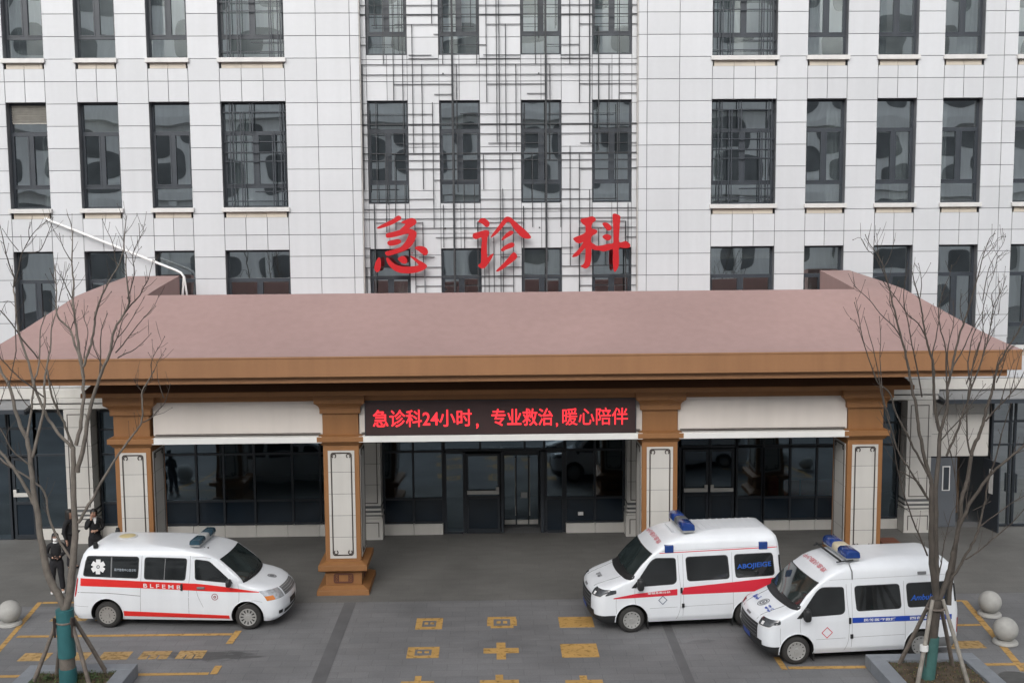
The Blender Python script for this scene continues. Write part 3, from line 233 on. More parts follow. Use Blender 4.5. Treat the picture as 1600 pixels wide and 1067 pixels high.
# ------------------------------------------------------------------ ground
def ground_mat():
    m = bpy.data.materials.new('plaza paving'); m.use_nodes = True; t = m.node_tree; N = t.nodes; L = t.links; b = N['Principled BSDF']
    geo = N.new('ShaderNodeNewGeometry')
    br = N.new('ShaderNodeTexBrick'); br.inputs['Scale'].default_value = 1; br.inputs['Brick Width'].default_value = .6; br.inputs['Row Height'].default_value = .3
    br.inputs['Mortar Size'].default_value = .006; br.inputs['Mortar Smooth'].default_value = .3; br.inputs['Bias'].default_value = 0
    br.inputs['Color1'].default_value = (.158,.159,.163,1); br.inputs['Color2'].default_value = (.176,.176,.179,1); br.inputs['Mortar'].default_value = (.124,.124,.126,1)
    L.new(geo.outputs['Position'], br.inputs['Vector'])
    def noise(sc, sy=1.0, det=5):
        mp = N.new('ShaderNodeMapping'); mp.inputs['Scale'].default_value = (1, sy, 1); L.new(geo.outputs['Position'], mp.inputs['Vector'])
        n = N.new('ShaderNodeTexNoise'); n.inputs['Scale'].default_value = sc; n.inputs['Detail'].default_value = det; L.new(mp.outputs[0], n.inputs['Vector']); return n.outputs['Fac']
    def mr(x, lo, hi, a, c):
        r = N.new('ShaderNodeMapRange'); r.inputs['From Min'].default_value = lo; r.inputs['From Max'].default_value = hi; r.inputs['To Min'].default_value = a; r.inputs['To Max'].default_value = c; L.new(x, r.inputs['Value']); return r.outputs[0]
    def mul(x, y):
        q = N.new('ShaderNodeMath'); q.operation = 'MULTIPLY'; L.new(x, q.inputs[0]); L.new(y, q.inputs[1]); return q.outputs[0]
    v = mul(mr(noise(.35), .3, .7, .80, 1.17), mr(noise(1.3, 3.0), .3, .7, .93, 1.06)); v = mul(v, mr(noise(30), .3, .7, .9, 1.1))
    # oily puddle stains on the parking side
    def blob(cx, cy, rx, ry, amt):
        mp = N.new('ShaderNodeMapping'); mp.vector_type = 'TEXTURE'; mp.inputs['Location'].default_value = (cx, cy, 0); mp.inputs['Scale'].default_value = (rx, ry, 1); L.new(geo.outputs['Position'], mp.inputs['Vector'])
        ln = N.new('ShaderNodeVectorMath'); ln.operation = 'LENGTH'; L.new(mp.outputs[0], ln.inputs[0])
        a = N.new('ShaderNodeMath'); a.operation = 'ADD'; L.new(ln.outputs['Value'], a.inputs[0]); L.new(mr(noise(2.2, 2.5), 0, 1, -.9, .9), a.inputs[1])
        return mr(a.outputs[0], .45, .8, amt, 1.0)
    v = mul(v, blob(-5.7, -8.68, 1.5, .36, .50)); v = mul(v, blob(4.3, -8.3, .45, .16, .75)); v = mul(v, blob(.3, -8.4, 1.8, .7, .9))
    x = N.new('ShaderNodeVectorMath'); x.operation = 'SCALE'; L.new(br.outputs['Color'], x.inputs[0]); L.new(v, x.inputs['Scale']); L.new(x.outputs[0], b.inputs['Base Color'])
    L.new(mr(noise(.9), .3, .7, .6, .85), b.inputs['Roughness']); b.inputs['Specular IOR Level'].default_value = .35
    bp = N.new('ShaderNodeBump'); bp.inputs['Strength'].default_value = .3; bp.inputs['Distance'].default_value = .006; L.new(noise(55), bp.inputs['Height']); L.new(bp.outputs[0], b.inputs['Normal'])
    return m
def paint_mat(name, col, wear):
    m = mat(name, col, .7, .14, 2.5, fine=.08); t = m.node_tree; N = t.nodes; L = t.links; b = N['Principled BSDF']
    g = N.new('ShaderNodeNewGeometry'); n = N.new('ShaderNodeTexNoise'); n.inputs['Scale'].default_value = 9; n.inputs['Detail'].default_value = 8; L.new(g.outputs['Position'], n.inputs['Vector'])
    r = N.new('ShaderNodeMapRange'); r.inputs['From Min'].default_value = wear-.05; r.inputs['From Max'].default_value = wear+.07; r.inputs['To Min'].default_value = .62; r.inputs['To Max'].default_value = 1; L.new(n.outputs['Fac'], r.inputs['Value'])
    L.new(r.outputs[0], b.inputs['Alpha']); return m
M['ground'] = ground_mat()
M['apron'] = bpy.data.materials['plaza paving'].copy(); M['apron'].name = 'brownish shade-tinted paving'  # paving copy, browner, with canopy shade worked into its darker tone
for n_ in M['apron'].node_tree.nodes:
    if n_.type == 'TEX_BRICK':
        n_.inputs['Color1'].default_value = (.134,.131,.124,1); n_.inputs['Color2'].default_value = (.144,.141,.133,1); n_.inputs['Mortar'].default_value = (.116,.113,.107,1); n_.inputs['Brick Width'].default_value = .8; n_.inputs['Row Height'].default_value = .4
M['paint'] = paint_mat('worn yellow paint', (.44,.265,.085), .40)
M['paint2'] = paint_mat('very worn yellow paint', (.40,.26,.105), .44)
M['band'] = mat('dark paving band', (.108,.108,.111), .75, .12, 2, fine=.08)
g = MB(); g.grid(lambda u, v: (u, v, 0), [-150,-40,-20,0,20,40,150], [-150,-40,-20,-10,0,20,150]); tag(g.build('ground', M['ground']), kind='structure')
b = MB()
for x0, y0, x1, y1, wd in ((-3.28,-5.6,-3.36,-16,.27), (3.78,-6.2,3.64,-16,.19)):
    b.quad((x0-wd/2,y0,.004),(x0+wd/2,y0,.004),(x1+wd/2,y1,.004),(x1-wd/2,y1,.004))
tag(b.build('paving_band', M['band']), kind='structure')
ap = MB(); ap.quad((-40,-5.55,.003),(40,-5.62,.003),(40,.05,.003),(-40,.05,.003)); tag(ap.build('shade_tinted_apron', M['apron']), kind='structure')  # brownish paving sheet, darkened to carry the shade under the canopy
def strip(m, x0, y0, x1, y1, wd, z=.004):
    d = Vector((x1-x0, y1-y0, 0)).normalized()*wd/2; n = Vector((-d.y, d.x, 0))
    m.quad((x0-n.x, y0-n.y, z), (x1-n.x, y1-n.y, z), (x1+n.x, y1+n.y, z), (x0+n.x, y0+n.y, z))
p = MB()
strip(p, -10.52,-5.26, -10.13,-8.5, .11); strip(p, -10.44,-5.31, -8.0,-5.33, .12, .006); strip(p, -10.12,-7.45, -5.55,-7.50, .12, .006)
strip(p, -5.46,-7.30, -5.49,-8.05, .14, .008); strip(p, -9.8,-9.56, -5.52,-9.58, .12, .006); strip(p, -5.42,-9.2, -5.42,-9.62, .14, .008)
strip(p, 10.82,-6.05, 10.22,-10.1, .14); strip(p, 8.3,-6.06, 10.74,-6.08, .10, .006); strip(p, 8.2,-7.6, 10.5,-7.61, .11, .006)
strip(p, 9.2,-9.73, 10.9,-9.75, .12, .006); strip(p, 5.75,-9.75, 7.9,-9.77, .13, .006); strip(p, 5.66,-9.2, 5.66,-9.83, .12, .008)
tag(p.build('parking_line', M['paint']), kind='structure')
GL = {'box': [(0,.78,1,1),(0,0,1,.22),(0,.22,.24,.78),(.76,.22,1,.78),(.32,.44,.46,.62),(.54,.44,.68,.62)],
 'disc': [(.02,.80,.98,1),(.12,0,.88,.2),(0,.2,.22,.8),(.78,.2,1,.8),(.32,.40,.46,.62),(.54,.40,.68,.62)],
 'mid': [(0,.36,.37,.66),(.63,.36,1,.66),(.37,0,.63,1)],
 'solid': [(0,0,1,1)], 'old': [(.4,.62,.6,1),(0,.3,1,.62),(.2,0,.8,.3)],
 'slab': [(0,.52,1,1),(0,0,.3,.48),(.36,0,.62,.48),(.68,0,1,.48)]}
def glyph(kind, x0, y0, x1, y1, m):
    k = MB()
    for a, c, d, e in GL[kind]:
        k.box(x0+(x1-x0)*a, x0+(x1-x0)*d, y0+(y1-y0)*c, y0+(y1-y0)*e, .0, .004)
    tag(k.build('road_character', m), kind='structure')
for k, r in (('box',(-1.67,-7.37,-1.09,-6.70)),('disc',(-.12,-7.36,.53,-6.68)),('solid',(1.45,-7.39,2.2,-6.75)),('box',(-1.74,-8.96,-1.09,-8.38)),('mid',(-.19,-9.09,.53,-8.2)),
             ('solid',(1.39,-9.05,2.14,-8.33)),('old',(-1.75,-10.5,-1.12,-9.85)),('old',(-.25,-10.5,.49,-9.85)),('old',(1.37,-10.5,2.08,-9.95))): glyph(k, *r, M['paint'])
for x0, x1, k in ((-9.55,-8.98,'solid'),(-8.74,-8.18,'solid'),(-7.95,-7.36,'solid'),(-7.15,-6.56,'slab'),(-6.4,-5.85,'slab')): glyph(k, x0, -8.80, x1, -8.38, M['paint2'])
for x0, x1, y0, y1 in ((-9.8,-9.0,-6.54,-6.2),(-8.8,-8.1,-6.54,-6.2)): glyph('solid', x0, y0, x1, y1, M['paint2'])
glyph('solid', 9.25, -8.9, 10.05, -8.5, M['paint2'])
# ------------------------------------------------------------------ hospital building
B = empty('hospital_building', (0, 0, 0))
tag(B, 'white tiled hospital block with tall grey framed windows behind the canopy', 'building')
PITCH = .5917; ROWS = [7.27+PITCH*i for i in range(-6, 17)]
WN = [(-16.9,-15.82),(-14.9,-13.83),(-12.98,-11.91),(-11.06,-9.985),(-9.145,-8.068),(-7.224,-5.47),(6.13,7.90),(8.741,9.832),(10.678,11.767),(12.5,13.589),(14.52,15.62),(16.5,17.6)]
WC = [(-3.30,-2.19),(-1.325,-.215),(.915,2.03),(2.88,3.97)]
FL = [(5.215,8.037),(9.21,12.045),(13.21,16.045)]
FC = [(5.30,8.037),(9.29,12.08),(13.31,16.1)]
tiles = MB(); back = MB()
def column(x0, x1, ys, wins, sills, wide, xsplit=1):
    g_ = .0085
    ivs = [[4.30, 16.6]]
    if wins:
        ivs = []; lo = 4.30
        for a, c in wins:
            ivs.append([lo, a-(.275 if sills else 0)]); lo = c
        ivs.append([lo, 16.6])
    for lo, hi in ivs:
        if hi-lo < .05: continue
        back.box(x0, x1, ys+.018, ys+.45, lo, hi, 1)
        zs = [lo] + [z for z in ROWS if lo+.04 < z < hi-.04] + [hi]
        for k in range(xsplit):
            a = x0+(x1-x0)*k/xsplit; c = x0+(x1-x0)*(k+1)/xsplit
            for z0, z1 in zip(zs, zs[1:]):
                j = rnd.uniform(-.0012, .0012)
                e0 = 0 if (k == 0 and x0 in EDGE) else g_; e1 = 0 if (k == xsplit-1 and x1 in EDGE) else g_
                tiles.box(a+e0, c-e1, ys+j, ys+.016, z0+g_, z1-g_, 0)
EDGE = set()
xb = [-19.5]
for a, c in WN[:6]: xb += [a, c]
xb += [-4.61, -3.70, -3.45]
for i, (a, c) in enumerate(zip(xb, xb[1:])):
    win = (a, c) in WN
    column(a, c, 0, FL if win else None, True, False, (3 if c-a > 1.5 else 2) if win else 1)
xb = [4.115, 4.35, 5.237]
for a, c in WN[6:]: xb += [a, c]
xb = sorted(set(xb+[14.14, 19.5]))
for a, c in zip(xb, xb[1:]):
    win = (a, c) in WN
    column(a, c, 0, FL if win else None, True, False, (3 if c-a > 1.5 else 2) if win else 1)
xb = [-3.45]
for a, c in WC: xb += [a, c]
xb += [4.115]
for a, c in zip(xb, xb[1:]):
    win = (a, c) in WC
    column(a, c, .30, FC if win else None, False, False, 2 if win else 1)
# reveals of the recessed bay
for x, d in ((-3.45, -1), (4.115, 1)):
    zs = [4.3]+[z for z in ROWS if z > 4.35]+[16.6]
    for z0, z1 in zip(zs, zs[1:]): tiles.box(min(x, x-.016*d), max(x, x-.016*d), .02, .285, z0+.007, z1-.007, 2)
wall = MB(); wall.v = tiles.v; wall.f = tiles.f; wall.m = [0 if q == 0 else 2 for q in tiles.m]
off = len(wall.v); wall.v = wall.v+back.v; wall.f = wall.f+[[i+off for i in q] for q in back.f]; wall.m = wall.m+back.m
wall.build('wall', [M['tile'], M['reveal'], M['tile_warm']], B)
# windows
WB = [('v',.12,0,1),('v',.17,0,1),('v',.285,.09,1),('v',.325,.09,1),('v',.43,0,.28),('v',.47,0,.28),('v',.77,.28,1),('v',.80,.28,1),('v',.90,0,1),('v',.945,0,1),
      ('h',.095,0,1),('h',.375,0,1),('h',.475,0,1),('h',.56,.02,1),('h',.85,.48,1),('h',.94,0,1)]
def window(x0, x1, z0, z1, yf, sill, wide, seed, grille=True):
    q = random.Random(seed); H = z1-z0; W = x1-x0
    f = MB(); y0, y1 = yf+.22, yf+.30; fw = .05
    f.box(x0, x0+fw, y0, y1, z0, z1); f.box(x1-fw, x1, y0, y1, z0, z1); f.box(x0+fw, x1-fw, y0, y1, z0, z0+fw); f.box(x0+fw, x1-fw, y0, y1, z1-fw, z1)
    ta, tb = z1-.285*H, z1-.80*H
    f.box(x0+fw, x1-fw, y0, y1, ta-.035, ta+.035); f.box(x0+fw, x1-fw, y0, y1, tb-.04, tb+.04)
    xm = (x0+x1)/2; f.box(xm-.045, xm+.045, y0, y1, tb+.04, ta-.035)
    for a, c in ((x0+fw, xm-.045), (xm+.045, x1-fw)):      # casement sashes
        e = .035; f.box(a, a+e, y0-.012, y1, tb+.04, ta-.035); f.box(c-e, c, y0-.012, y1, tb+.04, ta-.035)
        f.box(a+e, c-e, y0-.012, y1, tb+.04, tb+.04+e); f.box(a+e, c-e, y0-.012, y1, ta-.035-e, ta-.035)
    if wide and grille:
        for k, p0, a, c in WB:
            if k == 'v': x = x0+W*p0; f.box(x-.013, x+.013, yf+.10, yf+.13, z1-H*c+.004, z1-H*a-.004)
            else: z = z1-H*p0; f.box(x0+W*a, x0+W*c, yf+.131, yf+.155, z-.013, z+.013)
    o = f.build('window', M['frame'], B)
    pn = MB()
    for a, c, za, zc in ((x0+fw, x1-fw, ta+.035, z1-fw), (x0+fw+.035, xm-.08, tb+.075, ta-.07), (xm+.08, x1-fw-.035, tb+.075, ta-.07), (x0+fw, x1-fw, z0+fw, tb-.04)):
        tx, tz = q.uniform(-.006, .006), q.uniform(-.006, .006); yy = yf+.262; w2, h2 = (c-a)/2, (zc-za)/2
        pn.quad((a, yy-tx*w2-tz*h2, za), (c, yy+tx*w2-tz*h2, za), (c, yy+tx*w2+tz*h2, zc), (a, yy-tx*w2+tz*h2, zc))
    pn.build('pane', M['glass'], o, fix=False)
    if sill:
        s_ = MB(); s_.box(x0-.045, x1+.045, yf-.085, yf+.215, z0-.125, z0-.006); s_.build('sill', M['sill'], o, bevel=.008)
        s_ = MB(); n = 3 if wide else 2
        for k in range(n): s_.box(x0+.05+(W-.1)*k/n+.004, x0+.05+(W-.1)*(k+1)/n-.004, yf+.03, yf+.2, z0-.275, z0-.125)
        s_.build('apron', M['beige'], o)
    r = q.random()
    if r < .58:
        c = MB(); side = q.choice((0, 1)); cw = W*q.uniform(.25, .5); a = x0 if side == 0 else x1-cw; n = int(cw/.035)
        zt = z1-.02 if q.random() < .6 else ta
        c.grid(lambda u, v: (a+cw*u/n, yf+.55+.022*math.sin(u*1.9), v), range(n+1), [z0+.02, zt]); c.build('curtain', M['curtain'], o, smooth=60)
    if .45 < r < .80:
        c = MB(); c.box(x0+.02, x1-.02, yf+.40, yf+.41, z1-H*q.choice((.12,.2,.27,.45)), z1-.01); c.build('roller_blind', M['blind'], o)
    return o
k = 0
for i, (a, c) in enumerate(WN):
    for j, (z0, z1) in enumerate(FL):
        k += 1
        window(a, c, z0, z1, 0, True, c-a > 1.5, 100+k*7, grille=(j > 0))
for a, c in WC:
    for z0, z1 in FC:
        k += 1; window(a, c, z0, z1, .19, False, False, 300+k*13)
# louvred vent set in the top of one window
lv = MB()
for i in range(7): lv.quad((-12.92, .20, 11.98-.066*i), (-11.97, .20, 11.98-.066*i), (-11.97, .245, 11.925-.066*i), (-12.92, .245, 11.925-.066*i))
lv.box(-12.92, -11.97, .246, .25, 11.5, 12.0)
lv.build('louvre', M['blind'], B)
# metal lattice over the recessed bay
lt = MB()
thin = sorted(set(LATTICE)); YO = .185; TH = {.028: .020, .042: .031, .062: .052}
for i, (k, p0, a, c, wd) in enumerate(thin):
    pale = .04 < wd < .05; wd = TH[wd]
    j = (i % 7)*.0011
    q_ = 1.0052; p0 = p0*q_ if k == 0 else 8.47+(p0-8.47)*q_; a, c = (8.47+(a-8.47)*q_, 8.47+(c-8.47)*q_) if k == 0 else (a*q_, c*q_)
    if k == 0: lt.box(p0-wd/2, p0+wd/2, YO+.03+j if wd < .05 else YO+.0+j, YO+.06+j, a, c, 1 if (pale and a < 7.2 and c < 8.6) else 0)
    else: lt.box(max(a,-3.44), min(c,4.10), YO+.065+j, YO+.080+j+wd*.2, p0-wd*.4, p0+wd*.4, 0)
for x in (-1.21, 1.41):
    for z in (6.9, 8.6, 10.4, 12.8, 14.6): lt.box(x-.02, x+.02, YO+.09, YO+.114, z-.02, z+.02)
lt.build('lattice_screen', [M['lattice'], M['lattice_pale']], B)
# rooms behind the glass
rm = MB()
rm.box(-19.5, 19.5, 5.5, 5.6, .0, 16.6)
for z in (4.55, 8.45, 12.5): rm.box(-19.5, 19.5, .46 if z > 5 else .6, 5.49, z, z+.35)
for x in (-15.2,-11.5,-7.7,-4.2,-.75,2.45,5.0,8.3,12.1,14.1): rm.box(x-.06, x+.06, .76, 5.48, 8.81, 12.49); rm.box(x-.061, x+.061, .76, 5.48, 12.86, 16.6); rm.box(x-.062, x+.062, .76, 5.48, 4.91, 8.44)
rm.build('room', M['room'], B)
# ---- ground floor
gw = MB()      # fascia wall over the storefront, mouldings
gw.box(-19.5, 19.5, .12, .44, 3.62, 4.295)
gw.build('storefront_lintel', M['tile_warm'], B)
def moulding(x0, x1):
    c = MB(); c.box(x0, x1, -.42, .11, 3.765, 3.89); c.box(x0, x1, -.36, .11, 3.895, 3.925, 1); c.box(x0, x1, -.46, .11, 3.93, 4.05); c.box(x0, x1, -.3, .115, 4.055, 4.29)
    c.build('cornice', [M['cornice'], M['joint']], B, bevel=.01)
moulding(-12.55, -9.3); moulding(9.8, 12.45)
for a_, b_ in ((-19.5,-12.56),(12.46,19.5)): c = MB(); c.box(a_, b_, .0, .11, 3.99, 4.29); c.build('fascia_band', M['tile_warm'], B)
def pilaster(x0, x1, ret=True):
    yf = -.40; t = MB(); zs = [.66, .95, 1.55, 2.14, 2.73, 3.25, 3.76]
    t.box(x0+.015, x1-.015, yf+.016, .2, 0, 3.755, 1)
    for z0, z1 in zip(zs[1:], zs[2:]): t.box(x0, x1, yf, .19, z0+.006, z1-.006, 0)
    t.box(x0-.04, x1+.04, yf-.05, .18, 0, .60, 0); t.box(x0-.02, x1+.02, yf-.03, .185, .606, .66, 0); t.box(x0-.03, x1+.03, yf-.02, .186, .70, .76); t.box(x0-.01, x1+.01, yf-.012, .187, .82, .88)
    o = t.build('pilaster', [M['tile_warm'], M['joint']], B, bevel=.004)
    f = MB(); a, c, z0, z1 = x0+.09, x1-.09, 1.02, 3.62; e = .022
    f.box(a, a+e, yf-.008, yf+.004, z0, z1); f.box(c-e, c, yf-.008, yf+.004, z0, z1); f.box(a+e, c-e, yf-.008, yf+.004, z0, z0+e); f.box(a+e, c-e, yf-.008, yf+.004, z1-e, z1)
    a, c, z0, z1 = x0+.06, x1-.06, .08, .50
    f.box(a, a+e, yf-.058, yf-.046, z0, z1); f.box(c-e, c, yf-.058, yf-.046, z0, z1); f.box(a+e, c-e, yf-.058, yf-.046, z1-e, z1)
    f.build('panel_line', M['trim_dark'], o)
for a, c in ((-11.69,-10.97), (-10.15,-9.30), (-3.95,-3.06), (3.79,4.66), (9.93,10.62), (11.60,12.30)): pilaster(a, c)
def glazing(x0, x1, z0, z1, xs, zs, y=.10, gm='glass_dark', seed=0, thick=.06):
    q = random.Random(seed); f = MB(); X = [x0]+xs+[x1]; Z = [z0]+zs+[z1]; e = thick/2
    for x in X: f.box(x-e, x+e, y-.05, y+.06, z0, z1)
    for z in Z:
        for a, c in zip(X, X[1:]): f.box(a+e, c-e, y-.047, y+.057, z-e, z+e)
    o = f.build('storefront_glazing', M['shopframe'], B)
    p_ = MB(); nv = MB()
    for a, c in zip(X, X[1:]):
        for za, zc in zip(Z, Z[1:]):
            if zc < 1.12 and gm == 'glass_dark':
                nv.quad((a+e, y, za+e), (c-e, y, za+e), (c-e, y, zc-e), (a+e, y, zc-e)); continue
            tx, tz = q.uniform(-.005, .005), q.uniform(-.005, .005)
            p_.quad((a+e, y-tx-tz, za+e), (c-e, y+tx-tz, za+e), (c-e, y+tx+tz, zc-e), (a+e, y-tx+tz, zc-e))
    p_.build('pane', M[gm], o, fix=False)
    if nv.v: nv.build('lower_pane', M['navy'], o, fix=False)
    return o
def plinth(x0, x1, h=.31):
    s_ = MB(); n = max(1, round((x1-x0)/.85))
    for k in range(n): s_.box(x0+(x1-x0)*k/n+.006, x0+(x1-x0)*(k+1)/n-.006, .0, .24, .0, h)
    s_.build('plinth', M['tile_warm'], B)
def push_bar(o, x0, x1, z, y, latch):
    k = MB(); k.box(x0, x1, y-.09, y-.05, z-.055, z+.055); lx = x1-.09 if latch > 0 else x0
    k.box(lx, lx+.09, y-.10, y-.051, z+.06, z+.15); k.box(x0+.02, x0+.06, y-.05, y, z-.03, z+.03); k.box(x1-.06, x1-.02, y-.05, y, z-.03, z+.03)
    k.build('push_bar', M['steel'], o, bevel=.006)
def glass_door(x0, x1, h, y=.08, bar=None, latch=1, e=.07, mid=1.05):
    f = MB(); f.box(x0, x0+e, y-.03, y+.03, .02, h); f.box(x1-e, x1, y-.03, y+.03, .02, h); f.box(x0+e, x1-e, y-.03, y+.03, h-e, h); f.box(x0+e, x1-e, y-.03, y+.03, .02, .14); f.box(x0+e, x1-e, y-.03, y+.03, mid-.04, mid+.04)
    o = f.build('door', M['shopframe'], B)
    p_ = MB(); p_.quad((x0+e, y, mid+.04), (x1-e, y, mid+.04), (x1-e, y, h-e), (x0+e, y, h-e)); p_.build('pane', M['glass_dark'], o, fix=False); p_ = MB(); p_.quad((x0+e, y, .14), (x1-e, y, .14), (x1-e, y, mid-.04), (x0+e, y, mid-.04)); p_.build('lower_pane', M['navy'], o, fix=False)
    if bar: push_bar(o, x0+.03, x1-.03, bar, y, latch)
    return o
# far left bay with a door
glazing(-19.0, -13.45, .0, 3.62, [-17.6,-16.2,-14.8], [2.40,3.15], seed=3); glass_door(-13.36, -12.76, 2.33, bar=1.29, latch=-1)
glazing(-13.42, -12.70, 2.40, 3.62, [], [3.15], seed=4); glazing(-12.70, -11.78, .33, 3.62, [], [2.40,3.15], seed=5); plinth(-12.68, -11.75)
glazing(-10.9, -10.2, .40, 3.62, [], [1.02,2.40,3.10], seed=6); plinth(-10.92, -10.2, .36)
glazing(-9.22, -4.0, .36, 3.62, [-8.26,-7.5,-6.64,-5.58,-4.8], [1.03,2.36,3.0], seed=7); plinth(-9.25, -3.98, .33)
glazing(-3.02, -1.36, .33, 3.62, [-2.19], [1.02,2.37,3.0], seed=8); plinth(-3.02, -1.36)
glazing(2.10, 3.75, .30, 3.62, [2.93], [1.0,2.37,3.0], seed=9); plinth(2.10, 3.77, .28)
glazing(-1.32, 2.07, 2.40, 3.62, [-.3,.95,1.5], [3.0], seed=10)
glazing(-1.30, -.76, .03, 2.34, [], [], seed=11, thick=.08); glass_door(-.71, .25, 2.30, bar=1.2); glazing(1.54, 2.04, .03, 2.34, [], [1.0], seed=12, thick=.08)
v = MB(); v.box(.28, .34, .05, .9, .02, 2.34); v.box(1.40, 1.49, .02, .9, .02, 2.34); v.box(.345, 1.395, .85, .9, 2.1, 2.34); v.build('vestibule_frame', M['frame'], B)
iv = glazing(.37, 1.37, .02, 2.08, [.73,1.08], [], y=.95, seed=13, thick=.035)
h_ = MB(); h_.tube([(.70,.86,.3),(.70,.86,2.0)], .014, 8); h_.tube([(1.11,.86,.3),(1.11,.86,2.0)], .014, 8); h_.build('door_handle', M['steel'], iv)
h_ = MB(); h_.box(.86, 1.05, .928, .935, .80, .97); h_.build('notice', M['white_plastic'], iv)
h_ = MB(); h_.box(.38, .70, .90, .93, .03, .16); h_.box(.745, 1.065, .90, .93, .03, .16); h_.box(1.10, 1.36, .90, .93, .03, .16); h_.build('kick_plate', M['steel'], iv)
h_ = MB(); h_.box(2.45, 2.6, .03, .045, .50, .60); h_.build('notice', M['white_plastic'], B)
glazing(4.70, 5.34, .33, 3.62, [], [.95,2.37,3.0], seed=14); glazing(5.34, 6.94, 2.42, 3.62, [6.2], [3.0], seed=15)
glass_door(5.42, 6.15, 2.35, bar=1.19, latch=1); glass_door(6.17, 6.88, 2.35, bar=1.19, latch=-1)
glazing(6.96, 7.70, .03, 2.40, [], [.95], seed=16); glazing(6.96, 9.90, 2.42, 3.62, [7.71,8.48,9.24], [3.0], seed=17); glazing(7.72, 9.90, .30, 2.38, [8.48,9.24], [.94], seed=18); plinth(7.74, 9.90, .28)
glazing(10.66, 11.55, .31, 3.62, [], [2.42,3.05], seed=19); plinth(10.64, 11.56, .28)
# side wall and service door on the right
sw = MB()
for a, c in ((12.34,13.17),(13.17,14.12)):
    for z0, z1 in ((2.06,2.70),(2.70,3.28),(3.28,3.755)): sw.box(a+.006, c-.006, .06, .2, z0+.006, z1-.006)
sw.box(12.34, 12.48, .06, .2, 0, 2.054); sw.box(12.35, 14.11, .078, .19, 2.05, 3.755, 1)
sw.build('side_wall', [M['tile_warm'], M['joint']], B)
dr = MB(); dr.box(12.50, 13.25, .08, .13, .02, 2.02); d_o = dr.build('door', M['door'], B)
dw = MB(); dw.box(12.83, 13.05, .06, .079, 1.07, 1.78, 0); dw.box(12.86, 13.02, .05, .059, 1.10, 1.75, 1); dw.build('door_window', [M['white_plastic'], M['frame']], d_o)
dr = MB(); dr.v = []; dr.add([(14.02,.12,.02),(14.14,-.62,.02),(14.18,-.61,.02),(14.06,.13,.02),(14.02,.12,2.0),(14.14,-.62,2.0),(14.18,-.61,2.0),(14.06,.13,2.0)], [(0,3,2,1),(4,5,6,7),(0,1,5,4),(1,2,6,5),(2,3,7,6),(3,0,4,7)])
d_o = dr.build('door', M['frame'], B)
dw = MB(); dw.quad((14.055,-.18,1.05),(14.085,-.38,1.05),(14.085,-.38,1.75),(14.055,-.18,1.75)); dw.build('door_window', M['white_plastic'], d_o)
ps = MB(); ps.box(13.28, 14.0, 1.6, 1.65, 0, 2.2); ps.box(13.27, 13.3, .2, 1.6, 0, 2.2); ps.build('passage', mat('brown passage', (.14,.09,.055), .7), B)
glazing(14.22, 19.0, .05, 3.62, [14.75,14.88,16.2,17.6], [2.38,3.05], seed=21, gm='glass')
hd = MB(); hd.box(14.69, 14.72, -.03, .03, 1.0, 1.55); hd.box(14.91, 14.94, -.03, .03, 1.0, 1.55); hd.build('door_handle', M['frame'], B)
for s_, x0, x1 in ((1, 12.5, 19.0), (-1, -19.0, -12.6)):
    c = MB(); c.add([(x0,.1,3.955),(x1,.1,3.955),(x1,-.75,3.80),(x0,-.75,3.80),(x0,.1,3.87),(x1,.1,3.87),(x1,-.75,3.72),(x0,-.75,3.72)], [(0,1,2,3),(7,6,5,4),(0,4,5,1),(1,5,6,2),(3,2,6,7),(0,3,7,4)], 0)
    c.box(x0-.02, x1+.02, -.79, -.752, 3.70, 3.815, 1); xe = x0 if s_ > 0 else x1
    c.box(xe-.035, xe+.035, -.75, .1, 3.66, 3.76, 1)
    c.build('door_canopy', [M['grey_metal'], M['frame']], B)
# lobby furniture seen through the glass
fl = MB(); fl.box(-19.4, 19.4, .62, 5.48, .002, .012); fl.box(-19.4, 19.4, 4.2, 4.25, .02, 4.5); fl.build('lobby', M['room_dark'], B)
ct = MB(); ct.box(-9.0, -5.2, 2.6, 3.1, .02, 1.0); ct.box(-9.1, -5.1, 2.5, 3.15, 1.0, 1.05); ct.build('lobby_counter', M['counter'], B)
ct = MB()
for x in (8.9, 9.4, 9.9): ct.box(x-.22, x+.22, .95, 1.35, .42, .47); ct.box(x-.22, x+.22, 1.35, 1.40, .48, 1.12); ct.box(x-.2, x-.16, 1.0, 1.04, .02, .42); ct.box(x+.16, x+.2, 1.0, 1.04, .02, .42)
ct.build('lobby_seat', M['orange'], B)
ct = MB(); ct.box(8.05, 8.32, .7, .95, .02, 1.35); ct.build('hydrant_cabinet', M['redbox'], B)
ct = MB()
for x in (-8.6, -8.0): ct.box(x, x+.42, .75, .8, .5, .95)
ct.build('notice_board', M['blue_film'], B)
# drain pipe crossing the wall down to the canopy
d = MB(); d.tube([(-12.05,-.06,8.95),(-11.93,-.12,8.90),(-8.50,-.30,7.52),(-8.36,-.32,7.45),(-8.29,-.32,7.34),(-8.36,-.32,6.70)], .033, 10); d.tube([(-8.28,-.32,7.36),(-8.21,-.32,6.70)], .025, 8)
for t in (.15,.5,.85): d.box(-11.93+3.43*t-.03, -11.93+3.43*t+.03, -.1-.2*t, .0, 8.88-1.38*t-.02, 8.88-1.38*t+.02)
tag(d.build('drain_pipe', M['white_plastic'], None, smooth=40), 'white plastic drain pipe slanting across the upper wall to the canopy roof', 'pipe')
